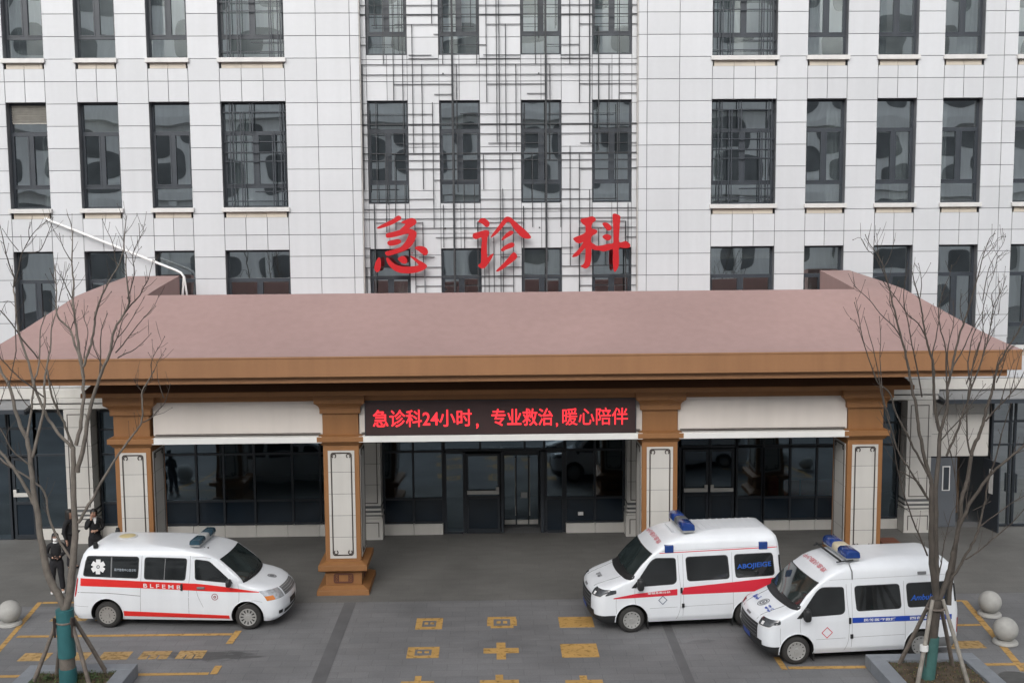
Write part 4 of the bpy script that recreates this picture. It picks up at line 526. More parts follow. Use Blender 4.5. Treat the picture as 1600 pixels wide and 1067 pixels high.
# red brush characters
LB = ['red brush character with heart dots along its foot, above the canopy', 'red brush character under a peaked roof stroke, between the other two', 'red brush character with one tall crossed upright, beside the recess edge']
for ci, strokes in enumerate(BRUSH):
    m_ = MB()
    for k, st in enumerate(strokes):
        pts = [(p_.x, p_.y) for p_ in smooth_path([(a, c, 0) for a, c in st], 3, True)]
        m_.poly(pts, lambda u, v, h: (u, -.06-.003*k-h+.06, v), .06)
    xs = [p_[0] for p_ in m_.v]; zs = [p_[2] for p_ in m_.v]
    for f1, f2 in ((.25,.3),(.7,.35),(.5,.75)):
        x = min(xs)+(max(xs)-min(xs))*f1; z = min(zs)+(max(zs)-min(zs))*f2; m_.box(x-.01, x+.01, -.01, .2, z-.01, z+.01)
    tag(m_.build('sign_character', M['red']), LB[ci], 'sign letter', 'red brush characters over the entrance')
# ------------------------------------------------------------------ entrance canopy
E_ = empty('entrance_canopy', (.24, -5.1, 0))
tag(E_, 'ochre entrance canopy with pink sloping roof standing on four panelled columns', 'canopy')
CX = .24
def cb(mb, *a, **k): return mb.build(*a, parent=E_, loc=(-.24, 5.1, 0), **k)
PROF = [(-6.29,5.80),(-5.9,5.89),(-5.5,6.01),(-5.1,6.16),(-4.7,6.33),(-4.2,6.56),(-3.7,6.78),(-3.2,7.0),(-2.7,7.075),(-2.1,7.155),(-1.4,7.24),(-.3,7.37)]
XE = (-11.35, 11.83); XT = (-9.80, 9.90); XC = (-8.42, 9.10)
def hx(z, side): 
    t = (z-5.80)/(7.37-5.80); return XE[side]+(XT[side]-XE[side])*(t**.92)
r = MB(); n = len(PROF)
# front slope in three strips: left of the cut, centre up to the ridge, right of the cut
for side in (0, 1):
    for (y0, z0), (y1, z1) in zip(PROF, PROF[1:]):
        cols0 = [hx(z0, side)+(XC[side]-hx(z0, side))*i/4 for i in range(5)]; cols1 = [hx(z1, side)+(XC[side]-hx(z1, side))*i/4 for i in range(5)]
        for i in range(4): r.quad((cols0[i],y0,z0),(cols0[i+1],y0,z0),(cols1[i+1],y1,z1),(cols1[i],y1,z1))
        r.quad((hx(z0, side),y0,z0),(hx(z1, side),y1,z1),(XE[side],y1,5.80),(XE[side],y0,5.80))
    for (y0, z0), (y1, z1) in zip(PROF[7:], PROF[8:]):
        r.quad((XC[side],y0,6.4),(XC[side],y1,6.4),(XC[side],y1,z1),(XC[side],y0,z0))
    a = hx(7.37, side); r.quad((a,-.3,7.37),(XC[side],-.3,7.37),(XC[side],-.3,5.3),(a,-.3,5.3)); r.quad((a,-.3,7.37),(a,-.3,5.8),(XE[side],-.3,5.8),(XE[side],-.3,5.8))
xs = [XC[0]+(XC[1]-XC[0])*i/12 for i in range(13)]
for (y0, z0), (y1, z1) in zip(PROF[:8], PROF[1:8]):
    for a, c in zip(xs, xs[1:]): r.quad((a,y0,z0),(c,y0,z0),(c,y1,z1),(a,y1,z1))
r.quad((XC[0],-3.2,7.0),(XC[1],-3.2,7.0),(XC[1],-3.08,7.0),(XC[0],-3.08,7.0)); r.quad((XC[0],-3.08,7.0),(XC[1],-3.08,7.0),(XC[1],-3.08,6.4),(XC[0],-3.08,6.4))
r.quad((XC[0],-3.08,6.4),(XC[1],-3.08,6.4),(XC[1],-.02,6.4),(XC[0],-.02,6.4))
cb(r, 'roof', M['roof'], smooth=35)
f = MB()
f.box(XE[0], XE[1], -6.30, -.05, 5.345, 5.795); f.box(XE[0]+.25, XE[1]-.25, -6.15, -.06, 5.19, 5.344); f.box(XE[0]-.015, XE[1]+.015, -6.315, -6.0, 5.755, 5.797)
cb(f, 'fascia', M['fascia'], bevel=.012)
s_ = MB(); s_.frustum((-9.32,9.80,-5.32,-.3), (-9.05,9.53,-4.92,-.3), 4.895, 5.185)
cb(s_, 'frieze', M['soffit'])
a_ = MB(); a_.box(-9.34, 9.82, -5.34, -.07, 4.785, 4.892); a_.box(-8.95, 9.43, -4.93, -.10, 4.60, 4.783)
cb(a_, 'architrave', M['ochre'], bevel=.01)
cl = MB(); cl.box(-8.2, 8.7, -4.75, -.47, 4.45, 4.58); cb(cl, 'ceiling', M['cornice'])
for x0, x1, led in ((-7.88,-3.94,0), (-3.08,3.57,1), (4.42,8.44,0)):
    p_ = MB(); p_.box(x0, x1, -4.80, -4.62, 3.80, 4.597); p_.box(x0+.003, x1-.003, -4.79, -4.63, 3.775, 3.797, 1)
    cb(p_, 'beam_panel', [M['cream'], M['trim_dark']])
    p_ = MB(); p_.box(x0-.0, x1+.0, -4.99, -4.60, 3.625, 3.772); cb(p_, 'shutter_box', M['white_bar'], bevel=.012)
    p_ = MB(); p_.box(x0+.05, x1-.05, -4.84, -4.803, 3.82, 3.835); cb(p_, 'cable_rail', M['trim_dark'])
def ring(mb, fn, u, z, r0, r1, d0, d1, a0=0, a1=360, n=14):
    for i in range(n):
        t0, t1 = R_(a0+(a1-a0)*i/n), R_(a0+(a1-a0)*(i+1)/n)
        P = [(u+rr*math.cos(t), z+rr*math.sin(t)) for rr, t in ((r0,t0),(r1,t0),(r1,t1),(r0,t1))]
        mb.add([fn(*p_, d0) for p_ in P]+[fn(*p_, d1) for p_ in P], [(0,1,2,3),(7,6,5,4),(0,4,5,1),(1,5,6,2),(2,6,7,3),(3,7,4,0)])
def slab(mb, fn, u0, u1, z0, z1, d0, d1, m=0):
    P = [(u0,z0),(u1,z0),(u1,z1),(u0,z1)]
    mb.add([fn(*p_, d0) for p_ in P]+[fn(*p_, d1) for p_ in P], [(0,1,2,3),(7,6,5,4),(0,4,5,1),(1,5,6,2),(2,6,7,3),(3,7,4,0)], m)
def make_column():
    y0, y1, h = -.54, .54, .42          # local: column centre at origin
    t = MB(); t.box(-h, h, y0, y1, .73, 3.54); t.box(-h, h, y0, y1, 3.545, 4.30)
    col = t.build('column', M['ochre'], E_, bevel=.012)
    b_ = MB(); b_.frustum((-.62,.62,y0-.25,y1+.25), (-.61,.61,y0-.24,y1+.24), 0, .125); b_.frustum((-.60,.60,y0-.23,y1+.23), (-.46,.46,y0-.09,y1+.09), .126, .20)
    b_.box(-.43, .43, y0-.06, y1+.06, .20, .53); b_.frustum((-.47,.47,y0-.10,y1+.10),(-.57,.57,y0-.2,y1+.2), .531, .575); b_.box(-.575, .575, y0-.205, y1+.205, .576, .71); b_.frustum((-.57,.57,y0-.2,y1+.2),(-.44,.44,y0-.03,y1+.03), .711, .76)
    b_.build('base', M['ochre'], col, bevel=.01)
    c = MB(); c.frustum((-.44,.44,y0-.02,y1+.02),(-.51,.51,y0-.1,y1+.1), 3.545, 3.64); c.box(-.54, .54, y0-.14, y1+.14, 3.642, 3.765); c.frustum((-.535,.535,y0-.135,y1+.135),(-.43,.43,y0-.01,y1+.01), 3.766, 3.80)
    c.box(-.475, .475, y0-.07, y1+.07, 4.305, 4.425)
    for i in range(6):
        t0, t1 = i/6, (i+1)/6; g0, g1 = .48+.105*(1-math.cos(t0*1.57)), .48+.105*(1-math.cos(t1*1.57)); q0, q1 = .08+.105*(1-math.cos(t0*1.57)), .08+.105*(1-math.cos(t1*1.57))
        c.frustum((-g0,g0,y0-q0,y1+q0),(-g1,g1,y0-q1,y1+q1), 4.427+.13*t0, 4.427+.13*t1)
    c.box(-.587, .587, y0-.19, y1+.19, 4.558, 4.782)
    c.build('capital', M['ochre'], col, bevel=.008)
    faces = {'front': (lambda u, z, d: (u, y0-d, z), .31), 'left': (lambda u, z, d: (-h-d, -u, z), .42), 'right': (lambda u, z, d: (h+d, u, z), .42), 'rear': (lambda u, z, d: (-u, y1+d, z), .31)}
    for nm, (fn, uw) in faces.items():
        p_ = MB(); zs = [.825+i*.5195 for i in range(6)]
        for z0, z1 in zip(zs, zs[1:]): slab(p_, fn, -uw, uw, z0+.005, z1-.005, .0, .012)
        slab(p_, fn, -uw+.01, uw-.01, .83, 3.415, .0, .006, 1)
        p_.build('tile_panel', [M['panel'], M['joint']], col)
        l_ = MB(); a = uw-.075; z0, z1 = .91, 3.36; e = .014; d0, d1 = .0125, .022; k = .05
        slab(l_, fn, -a-e, -a+e, z0+k, z1-k, d0, d1); slab(l_, fn, a-e, a+e, z0+k, z1-k, d0, d1); slab(l_, fn, -a+k, a-k, z0-e, z0+e, d0, d1); slab(l_, fn, -a+k, a-k, z1-e, z1+e, d0, d1)
        for su in (-1, 1):
            for sz, zz in ((-1, z0), (1, z1)):
                cu, cz = su*(a-k), zz-sz*k
                ring(l_, fn, cu, cz, k-e, k+e, d0+.001, d1+.001, {(1,1):0,(-1,1):90,(-1,-1):180,(1,-1):270}[(su,sz)], {(1,1):90,(-1,1):180,(-1,-1):270,(1,-1):360}[(su,sz)], 6)
                ring(l_, fn, cu-su*.018, cz-sz*.018, .032, .056, d0+.003, d1+.003, *({(1,1):(-60,250),(-1,1):(-70,240),(1,-1):(110,420),(-1,-1):(120,430)}[(su,sz)]), 14)
        l_.build('scroll_line', M['trim_dark'], col)
        m_ = MB(); fb = {'front': lambda u, z, d: (u, y0-.06-d, z), 'left': lambda u, z, d: (-.43-d, -u, z), 'right': lambda u, z, d: (.43+d, u, z), 'rear': lambda u, z, d: (-u, y1+.06+d, z)}[nm]
        a, z0, z1, e = .235, .245, .485, .02; d0, d1 = .0, .012
        slab(m_, fb, -a+.06, a-.06, z1-e*2, z1, d0, d1); slab(m_, fb, -a+.06, a-.06, z0, z0+e*2, d0, d1)
        for su in (-1, 1):
            slab(m_, fb, *sorted((su*a, su*(a-.035))), z0+.06, z1-.06, d0, d1); slab(m_, fb, *sorted((su*(a-.125), su*(a-.10))), z0+.041, z1-.041, d0, d1)
            for zz, s2 in ((z0+.06,-1),(z1-.06,1)):
                ring(m_, fb, su*(a-.06), zz, .025, .06, d0+.001, d1+.001, {(1,1):0,(-1,1):90,(-1,-1):180,(1,-1):270}[(su,s2)], {(1,1):90,(-1,1):180,(-1,-1):270,(1,-1):360}[(su,s2)], 6)
            for zz in (z0+.085, z1-.085): ring(m_, fb, su*(a-.065), zz, .018, .034, d0+.002, d1+.002, 0, 360, 12)
        m_.build('base_motif', M['motif'], col)
    return col
col = make_column()
for i, x in enumerate((-8.37, -3.515, 3.99, 8.87)):
    o = col if i == 0 else dup(col, E_)
    o.location = (x-.24, -4.315+5.1, 0)
# LED sign
T_ = empty('led_sign', (.24, -4.9, 3.78))
tag(T_, 'long dark LED sign with glowing red Chinese lettering under the canopy eave', 'sign')
h_ = MB(); h_.box(-3.16, 3.16, -.03, .09, .0, .80); h_.build('display_panel', M['led_back'], T_)
h_ = MB()
for a in ((-3.175,3.175,-.045,.08,-.018,.0),(-3.175,3.175,-.045,.08,.80,.815),(-3.175,-3.16,-.045,.08,.0,.80),(3.16,3.175,-.045,.08,.0,.80)): h_.box(*a)
h_.build('frame', M['frame'], T_)
for s, x0, x1, z0, z1, bd in (('急诊科24小时',-2.99,-.68,.19,.60,.012), (',',-.58,-.52,.13,.26,.02), ('专业救治',-.22,1.22,.19,.60,.012), (',',1.29,1.34,.15,.25,.02), ('暖心陪伴',1.44,2.98,.19,.60,.004)):
    v2, f2 = text_mesh(s, bd); t_ = MB(); t_.add([(x0+(x1-x0)*u, -.034, z0+(z1-z0)*v) for u, v in v2], f2); t_.build('lettering', M['led'], T_, fix=False)
# ------------------------------------------------------------------ ambulances
M['car_white'] = mat('white car paint', (.72,.745,.775), .28, .02, 1.5, coat=.35, streak=.03, fine=.01)
M['car_glass'] = mat('tinted car glass', (.016,.018,.019), .06, .35, 2.5, spec=1.0)
M['ws_glass'] = mat('windscreen glass', (.022,.030,.030), .06, .5, 2.2, spec=.7)
M['rubber'] = mat('black trim', (.016,.017,.018), .55, .1)
M['arch_black'] = mat('wheel arch', (.008,.008,.009), .9, 0)
M['tyre'] = mat('tyre rubber', (.028,.027,.026), .85, .15, 6, fine=.1)
M['rim'] = mat('steel rim', (.33,.33,.32), .45, .08, 6, metal=.1)
M['rim_dirty'] = mat('dusty rim', (.26,.25,.235), .55, .1, 6)
M['red_film'] = mat('red film', (.68,.025,.022), .35, .03, 2)
M['crimson'] = mat('crimson film', (.60,.025,.045), .35, .03, 2)
M['blue_film2'] = mat('blue film', (.018,.06,.36), .35, .04, 2)
M['white_film'] = mat('white film', (.72,.72,.72), .4, .02)
M['blue_text'] = mat('blue lettering', (.02,.10,.45), .45, .05)
M['pale_text'] = mat('pale grey lettering', (.30,.34,.38), .5, .05)
M['grey_mark'] = mat('grey emblem', (.17,.175,.185), .5, .05)
M['pink_text'] = mat('faded red lettering', (.55,.20,.22), .5, .05)
M['lamp_blue'] = mat('blue lamp lens', (.012,.045,.20), .25, .15, 9, coat=.5)
M['lamp_teal'] = mat('dusky blue lamp lens', (.035,.075,.105), .2, .15, 9, coat=.5)
M['lamp_mid'] = mat('lamp bar middle', (.38,.39,.39), .4, .05)
M['lamp_cream'] = mat('lamp bar cream', (.55,.49,.36), .4, .05)
M['light_lens'] = mat('headlight lens', (.42,.44,.46), .12, .3, 14, coat=.8, metal=.3)
M['led_lens'] = mat('dark headlight lens', (.05,.055,.06), .12, .4, 14, coat=.8)
M['amber'] = mat('amber lens', (.62,.20,.045), .25, .1)
M['red_lens'] = mat('tail lamp', (.42,.015,.02), .2, .1)
M['chrome'] = mat('chrome grille', (.36,.37,.38), .3, .15, 20, metal=.8)
M['seam'] = mat('panel gap', (.22,.225,.23), .7, 0)
M['gap'] = mat('dark panel gap', (.09,.09,.095), .7, 0)
M['teal_dash'] = mat('teal dashboard', (.03,.16,.15), .5, .3, 8)
M['plate'] = mat('blue number plate', (.02,.06,.30), .4, .05)
M['grey_plastic'] = mat('grey lower trim', (.16,.165,.17), .6, .05)
M['vent'] = mat('roof vent', (.50,.42,.22), .5, .1)
def ip(K, z):
    if z <= K[0][0]: return K[0][1]
    for (a, p0), (b, p1) in zip(K, K[1:]):
        if z <= b: return p0+(p1-p0)*(z-a)/(b-a)
    return K[-1][1]
class Van:
    def __init__(s, name, origin, deg, sgn, W, cx, F, RR, w, bow, rf, rr=.14):
        s.F, s.R, s.w, s.bow, s.rf, s.rr, s.W, s.cx, s.sg = F, RR, w, bow, rf, rr, W, cx, sgn
        th = R_(deg); u = Vector((math.cos(th), math.sin(th), 0)); n = Vector((-u.y, u.x, 0))*sgn
        s.o = empty(name, Vector(origin)+u*cx+n*W, th)
    def L(s, x, y, z): return (x-s.cx, s.sg*(y-s.W), z)
    def fx(s, v, z):
        v = abs(v); w = ip(s.w, z); rf = min(ip(s.rf, z), w*.9); x = ip(s.F, z)+ip(s.bow, z)*v*v; v0 = 1-rf/w
        if v > v0: q = min(1, (v-v0)/(1-v0)); x += rf*.8*(1-math.sqrt(max(0, 1-q*q)))
        return x
    def half(s, x, z):
        w = ip(s.w, z); xs = s.fx(1, z); xe = ip(s.R, z)-s.rr
        if x < xs:
            a, b = 0, 1
            for _ in range(26):
                m = (a+b)/2
                if s.fx(m, z) < x: a = m
                else: b = m
            return w*a
        if x > xe: q = min(1, (x-xe)/s.rr); return w-s.rr*.7*(1-math.sqrt(max(0, 1-q*q)))
        return w
    def side(s, x, z, off=.003, far=False):
        h = s.half(x, z); e = .01; dh = (s.half(x+e, z)-s.half(x-e, z))/(2*e); dz = (s.half(x, z+e)-s.half(x, z-e))/(2*e)
        dh = max(-6, min(6, dh)); dz = max(-3, min(3, dz))
        n = Vector((-dh, 1, -dz)).normalized()*off; y = h+n.y
        return s.L(x+n.x, s.W+y if far else s.W-y, z+n.z)
    def front(s, v, z, off=.004):
        def P(v, z): return Vector((s.fx(v, z), s.W+v*ip(s.w, z), z))
        e = .006; a = P(min(.999, v+e), z)-P(max(-.999, v-e), z); b = P(v, z+e)-P(v, z-e); n = a.cross(b)
        if n.x > 0: n = -n
        p = P(v, z)+n.normalized()*off; return s.L(*p)
    def top(s, x, y, off=.004, zlo=None, zhi=None):
        yy = y-s.W; a = zlo if zlo else s.w[0][0]+.45; b = zhi if zhi else s.w[-1][0]
        for _ in range(28):
            m = (a+b)/2
            if s.fx(min(1, abs(yy)/ip(s.w, m)), m) < x: a = m
            else: b = m
        return s.front(max(-1, min(1, yy/ip(s.w, a))), a, off)
    def body(s, levels, bot, mats, arches, ar):
        m = MB(); rings = []; BL = getattr(s, 'black', None)
        nv, ns = 23, 22
        for z in levels:
            w = ip(s.w, z); ring = []
            for i in range(nv):
                t = -1+2*i/(nv-1); v = math.copysign(1-(1-abs(t))**1.7, t); ring.append((s.fx(v, z), s.W+v*w))
            xs, xe, xr = s.fx(1, z), ip(s.R, z)-s.rr, ip(s.R, z)
            for i in range(1, ns+1): ring.append((xs+(xe-xs)*i/ns, s.W+w))
            for i in range(1, 6): q = i/5; ring.append((xe+s.rr*math.sin(q*1.5708), s.W+w-s.rr*.7*(1-math.cos(q*1.5708))))
            back = [(x, 2*s.W-y) for x, y in ring[nv:]][::-1]
            ring += back; rings.append([s.L(x, y, z) for x, y in ring])
        k = len(rings[0])
        for i, rg in enumerate(rings): m.v += rg
        for i in range(len(rings)-1):
            for j in range(k): m.f.append([i*k+j, i*k+(j+1) % k, (i+1)*k+(j+1) % k, (i+1)*k+j]); zc = (levels[i]+levels[i+1])/2; m.m.append(2 if BL and zc < BL and rings[i][j][0]+s.cx < -.15 else 0)
        m.f.append(list(range(k))[::-1]); m.m.append(1); m.f.append([(len(rings)-1)*k+j for j in range(k)]); m.m.append(0)
        o = m.build('body', [M['car_white'], M['arch_black'], M['rubber']], s.o)
        c = MB(); n = 36
        for ax, az in arches:
            for y0, y1 in ((-.2, .34), (2*s.W-.34, 2*s.W+.2)):
                ring0 = [s.L(ax+ar*math.cos(2*math.pi*j/n), y0, az+ar*math.sin(2*math.pi*j/n)) for j in range(n)]; ring1 = [s.L(ax+ar*math.cos(2*math.pi*j/n), y1, az+ar*math.sin(2*math.pi*j/n)) for j in range(n)]
                c.add(ring0+ring1, [list(range(n))[::-1], [n+j for j in range(n)]]+[(j, (j+1) % n, n+(j+1) % n, n+j) for j in range(n)], 1)
        co = c.build('cutter', [M['car_white'], M['arch_black']], s.o)
        md = o.modifiers.new('cut', 'BOOLEAN'); md.operation = 'DIFFERENCE'; md.object = co; md.solver = 'EXACT'
        bpy.context.view_layer.update(); me = bpy.data.meshes.new_from_object(o.evaluated_get(bpy.context.evaluated_depsgraph_get()))
        o.modifiers.clear(); o.data = me; bpy.data.objects.remove(co)
        for p in me.polygons: p.use_smooth = True
        me.set_sharp_from_angle(angle=R_(32)); s.b = o
        for ax, az in arches:      # rolled arch lips
            for far in (False, True):
                lp = MB(); pts = []
                for j in range(25):
                    a = R_(-14+208*j/24); pts.append((ax+(ar+.012)*math.cos(a), az+(ar+.012)*math.sin(a)))
                lp.tube([s.side(x, max(z, levels[0]+.01), .0, far) for x, z in pts if z > levels[0]-.02], .012, 6); lp.build('arch_lip', M['car_white'], s.b, smooth=60)
        return o
    def strip(s, mb, xs, top, bot, off, m=0, nz=4, far=False):
        KT = [(x, z) for x, z in top]; KB = [(x, z) for x, z in bot]
        mb.grid(lambda x, t: s.side(x, ip(KB, x)+(ip(KT, x)-ip(KB, x))*t, off, far), xs, [i/nz for i in range(nz+1)], m)
    def patch(s, mb, poly, r=.05, off=.004, m=0, n=26, far=False, nz=5):
        pts = round_poly(poly, r); xs = [p[0] for p in pts]; a, b = min(xs), max(xs)
        X = [a+(b-a)*(.5-.5*math.cos(math.pi*i/n)) for i in range(n+1)]; X[0] += 1e-4; X[-1] -= 1e-4
        def rng(x):
            zs = []
            for p, q in zip(pts, pts[1:]+pts[:1]):
                if (p[0]-x)*(q[0]-x) <= 0 and p[0] != q[0]: zs.append(p[1]+(q[1]-p[1])*(x-p[0])/(q[0]-p[0]))
            return (min(zs), max(zs)) if zs else (0, 0)
        mb.grid(lambda x, t: s.side(x, rng(x)[0]+(rng(x)[1]-rng(x)[0])*t, off, far), X, [i/nz for i in range(nz+1)], m)
    def text(s, mb, txt, xa, xb, z0, z1, dz=0, off=.007, m=0, bold=.0, shear=0, far=False):
        v2, f2 = text_mesh(txt, bold, shear); mb.add([s.side(xa+(xb-xa)*u, z0+(z1-z0)*v+dz*u, off, far) for u, v in v2], f2, m)
    def window(s, poly, r=.06, rim=.022, far=False, glass='car_glass', name='window'):
        cxp = sum(p[0] for p in poly)/len(poly); czp = sum(p[1] for p in poly)/len(poly)
        W_ = max(p[0] for p in poly)-min(p[0] for p in poly); H_ = max(p[1] for p in poly)-min(p[1] for p in poly)
        inner = [(cxp+(x-cxp)*(1-2*rim/W_), czp+(z-czp)*(1-2*rim/H_)) for x, z in poly]
        m = MB(); s.patch(m, poly, r, .003, 0, far=far); s.patch(m, inner, r*.8, .0055, 1, far=far)
        return m.build(name, [M['rubber'], M[glass]], s.o, smooth=40, fix=False)
    def seam(s, pts, wd=.006, m='seam'):
        mb = MB()
        P = smooth_path([(x, 0, z) for x, z in pts], 5); P = [(p.x, p.z) for p in P]
        for (x0, z0), (x1, z1) in zip(P, P[1:]):
            d = Vector((x1-x0, z1-z0)); 
            if d.length < 1e-5: continue
            n = Vector((-d.y, d.x)).normalized()*wd/2
            mb.quad(s.side(x0-n.x, z0-n.y, .0022), s.side(x1-n.x, z1-n.y, .0022), s.side(x1+n.x, z1+n.y, .0022), s.side(x0+n.x, z0+n.y, .0022))
        mb.build('panel_gap', M[m], s.o, fix=False)
    def wheel(s, ax, r, rim, holes, y=.03, spoke=False):
        for far in (False, True):
            yy = 2*s.W-y if far else y; sg = -1 if far else 1
            P = Vector(s.L(ax, yy, r)); d = s.sg*sg
            w_ = empty('wheel', P); w_.parent = s.o; wd = .19
            t = MB(); prof = [(r*.66,.0),(r*.72,-.012),(r*.86,-.008),(r*.95,.012),(r*.99,.035),(r,.06),(r,wd-.06),(r*.99,wd-.035),(r*.93,wd-.01),(r*.66,wd)]
            t.lathe([(a, b*d) for a, b in prof], n=40, axis='y', cap=False)
            for j in range(0, 40):
                a = 2*math.pi*j/40; 
            t.build('tyre', M['tyre'], w_, smooth=40)
            q = MB(); q.lathe([(a*r/.285, b*d) for a, b in [(.0001,-.010),(.045,-.012),(.052,.004),(.10,.006),(.165,.000),(.182,-.008),(.192,.004),(.19,.05)]], n=40, axis='y')
            for j in range(holes):
                a = 2*math.pi*j/holes; ca, sa = math.cos(a), math.sin(a); r0, r1 = (.095, .160) if spoke else (.135, .160); h0, h1 = (.009, .018) if spoke else (.009, .012)
                def pt(rr, tt): return ((rr*ca-tt*sa)*r/.285, (-.006 if rr > .12 else .001)*d, (rr*sa+tt*ca)*r/.285)
                q.add([pt(r0,-h0), pt(r1,-h1), pt(r1,h1), pt(r0,h0)], [(0,1,2,3)], 1)
            for j in range(5): a = 2*math.pi*j/5; q.lathe([(.009*r/.285,-.010*d),(.007*r/.285,-.018*d)], (.075*math.cos(a)*r/.285, .012*d, .075*math.sin(a)*r/.285), 8, 'y')
            q.build('rim', [rim, M['rubber']], w_, smooth=40)
    def mirror(s, x, z, sx=.10, sz=.11):
        for far in (False, True):
            m = MB(); c = Vector(s.side(x, z, .11, far)); b = Vector(s.side(x+.02, z-.06, .0, far))
            n, k = 10, 14; vs = []
            for i in range(n+1):
                for j in range(k):
                    a, e = 2*math.pi*j/k, math.pi*i/n; f = lambda q: math.copysign(abs(q)**.6, q)
                    vs.append((c.x+sx*.55*f(math.sin(e)*math.cos(a)), c.y+.085*f(math.sin(e)*math.sin(a)), c.z+sz*f(math.cos(e))))
            m.add(vs, [(i*k+j, i*k+(j+1) % k, (i+1)*k+(j+1) % k, (i+1)*k+j) for i in range(n) for j in range(k)])
            m.tube([b, c-Vector((0,0,sz*.6))], .022, 7); m.build('mirror', M['rubber'], s.o, smooth=50)
def round_poly(pts, r, k=5):
    out = []; n = len(pts)
    for i in range(n):
        p0, p, p1 = Vector(pts[i-1]), Vector(pts[i]), Vector(pts[(i+1) % n]); a, b = p0-p, p1-p; d = min(r, a.length*.45, b.length*.45); a.normalize(); b.normalize()
        A, C = p+a*d, p+b*d
        for j in range(k+1): t = j/k; q = A*(1-t)**2+p*2*t*(1-t)+C*t*t; out.append((q.x, q.y))
    return out
def levels(keys, extra, a, b, step=.05):
    zs = sorted(set([round(k, 4) for k in keys if a <= k <= b]+extra)); out = []
    for p, q in zip(zs, zs[1:]):
        n = max(1, math.ceil((q-p)/step)); out += [p+(q-p)*i/n for i in range(n)]
    return out+[zs[-1]]
def circle_mark(v, x, y, r0, r1, mb, off=.006, m=0, n=24, sy=1.0):
    for i in range(n):
        a, b = 2*math.pi*i/n, 2*math.pi*(i+1)/n
        mb.add([v.top(x+rr*math.cos(t), y+rr*math.sin(t)*sy, off) for rr, t in ((r0,a),(r1,a),(r1,b),(r0,b))], [(0,1,2,3)], m)
def circle_side(v, x, z, r0, r1, mb, off=.006, m=0, n=22):
    for i in range(n):
        a, b = 2*math.pi*i/n, 2*math.pi*(i+1)/n
        mb.add([v.side(x+rr*math.cos(t), z+rr*math.sin(t), off) for rr, t in ((r0,a),(r1,a),(r1,b),(r0,b))], [(0,1,2,3)], m)
def rod_box(mb, v, x0, x1, y0, y1, z0, z1, m=0):
    P = [v.L(x, y, z) for z in (z0, z1) for x, y in ((x0,y0),(x1,y0),(x1,y1),(x0,y1))]
    mb.add(P, [(0,3,2,1),(4,5,6,7),(0,1,5,4),(1,2,6,5),(2,3,7,6),(3,0,4,7)], m)
def light_bar(v, x, y0, y1, z, lens, mid, dx=.13, h=.12):
    o = MB(); rod_box(o, v, x-dx*.9, x+dx*.9, y0+.02, y1-.02, z-.055, z-.005); rod_box(o, v, x-dx*.5, x+dx*.5, y0+.2, y0+.28, z-.12, z-.055); rod_box(o, v, x-dx*.5, x+dx*.5, y1-.28, y1-.2, z-.12, z-.055)
    b = o.build('light_bar', M['lamp_mid'], v.o, bevel=.012)
    L_ = y1-y0; a = (y1-y0)*.38
    for ya, yb, mt, nm in ((y0, y0+a, lens, 'lamp_lens'), (y1-a, y1, lens, 'lamp_lens'), (y0+a+.004, y1-a-.004, mid, 'lamp_middle')):
        q = MB(); n = 9
        prof = [(-dx, z-.004)]+[(dx*math.copysign(abs(math.cos(R_(t)))**.5, -math.cos(R_(t))), z+h*abs(math.sin(R_(t)))**.6) for t in range(10, 171, 20)]+[(dx, z-.004)]
        ring = []
        for yy, sc in ((ya, .9), (ya+.03, 1), (yb-.03, 1), (yb, .9)): ring.append([v.L(x+px*sc, yy, z-.004+(pz-z+.004)*sc) for px, pz in prof])
        k = len(prof); q.v = [p for rg in ring for p in rg]
        for i in range(3):
            for j in range(k-1): q.f.append([i*k+j, i*k+j+1, (i+1)*k+j+1, (i+1)*k+j]); q.m.append(0)
        q.f.append(list(range(k))); q.m.append(0); q.f.append([3*k+j for j in range(k)][::-1]); q.m.append(0)
        q.build(nm, mt, b, smooth=50)
    return b
def handle(v, x, z, dx, dz, mt='rubber'):
    m = MB(); P = [v.side(x+a*dx/2, z+b*dz/2, o) for o in (.002, .03) for a, b in ((-1,-1),(1,-1),(1,1),(-1,1))]
    m.add(P, [(0,3,2,1),(4,5,6,7),(0,1,5,4),(1,2,6,5),(2,3,7,6),(3,0,4,7)]); m.build('door_handle', M[mt], v.o, bevel=.006)
GROUP = 'white ambulances parked before the entrance'
# ---- long low ambulance on the left
A = Van('ambulance', (-5.265,-7.28,0), 175.56, -1, .80, 1.5,
  F=[(.20,-.66),(.26,-.74),(.45,-.79),(.62,-.78),(.72,-.74),(.80,-.68),(.86,-.60),(.91,-.50),(.95,-.36),(.985,-.18),(1.015,-.03),(1.05,.02),(1.30,.31),(1.53,.60),(1.60,.76),(1.67,1.0),(1.73,1.35),(1.77,1.8),(1.80,2.2)],
  RR=[(.20,3.80),(.36,3.86),(.70,3.85),(1.1,3.77),(1.45,3.69),(1.6,3.64),(1.70,3.57),(1.77,3.46),(1.80,3.30)],
  w=[(.20,.745),(.30,.785),(.45,.798),(.72,.80),(.80,.795),(1.0,.79),(1.1,.782),(1.3,.75),(1.5,.715),(1.6,.69),(1.68,.65),(1.74,.59),(1.78,.49),(1.80,.36)],
  bow=[(.2,.10),(.5,.16),(.8,.16),(1.0,.14),(1.08,.09),(1.2,.05),(1.5,.05),(1.8,.10)], rf=[(.2,.22),(.6,.30),(.85,.34),(1.0,.18),(1.08,.08),(1.2,.05),(1.53,.05),(1.65,.12),(1.8,.2)], rr=.16)
tag(A.o, 'long white ambulance with red side stripe and star of life facing right', 'ambulance', GROUP)
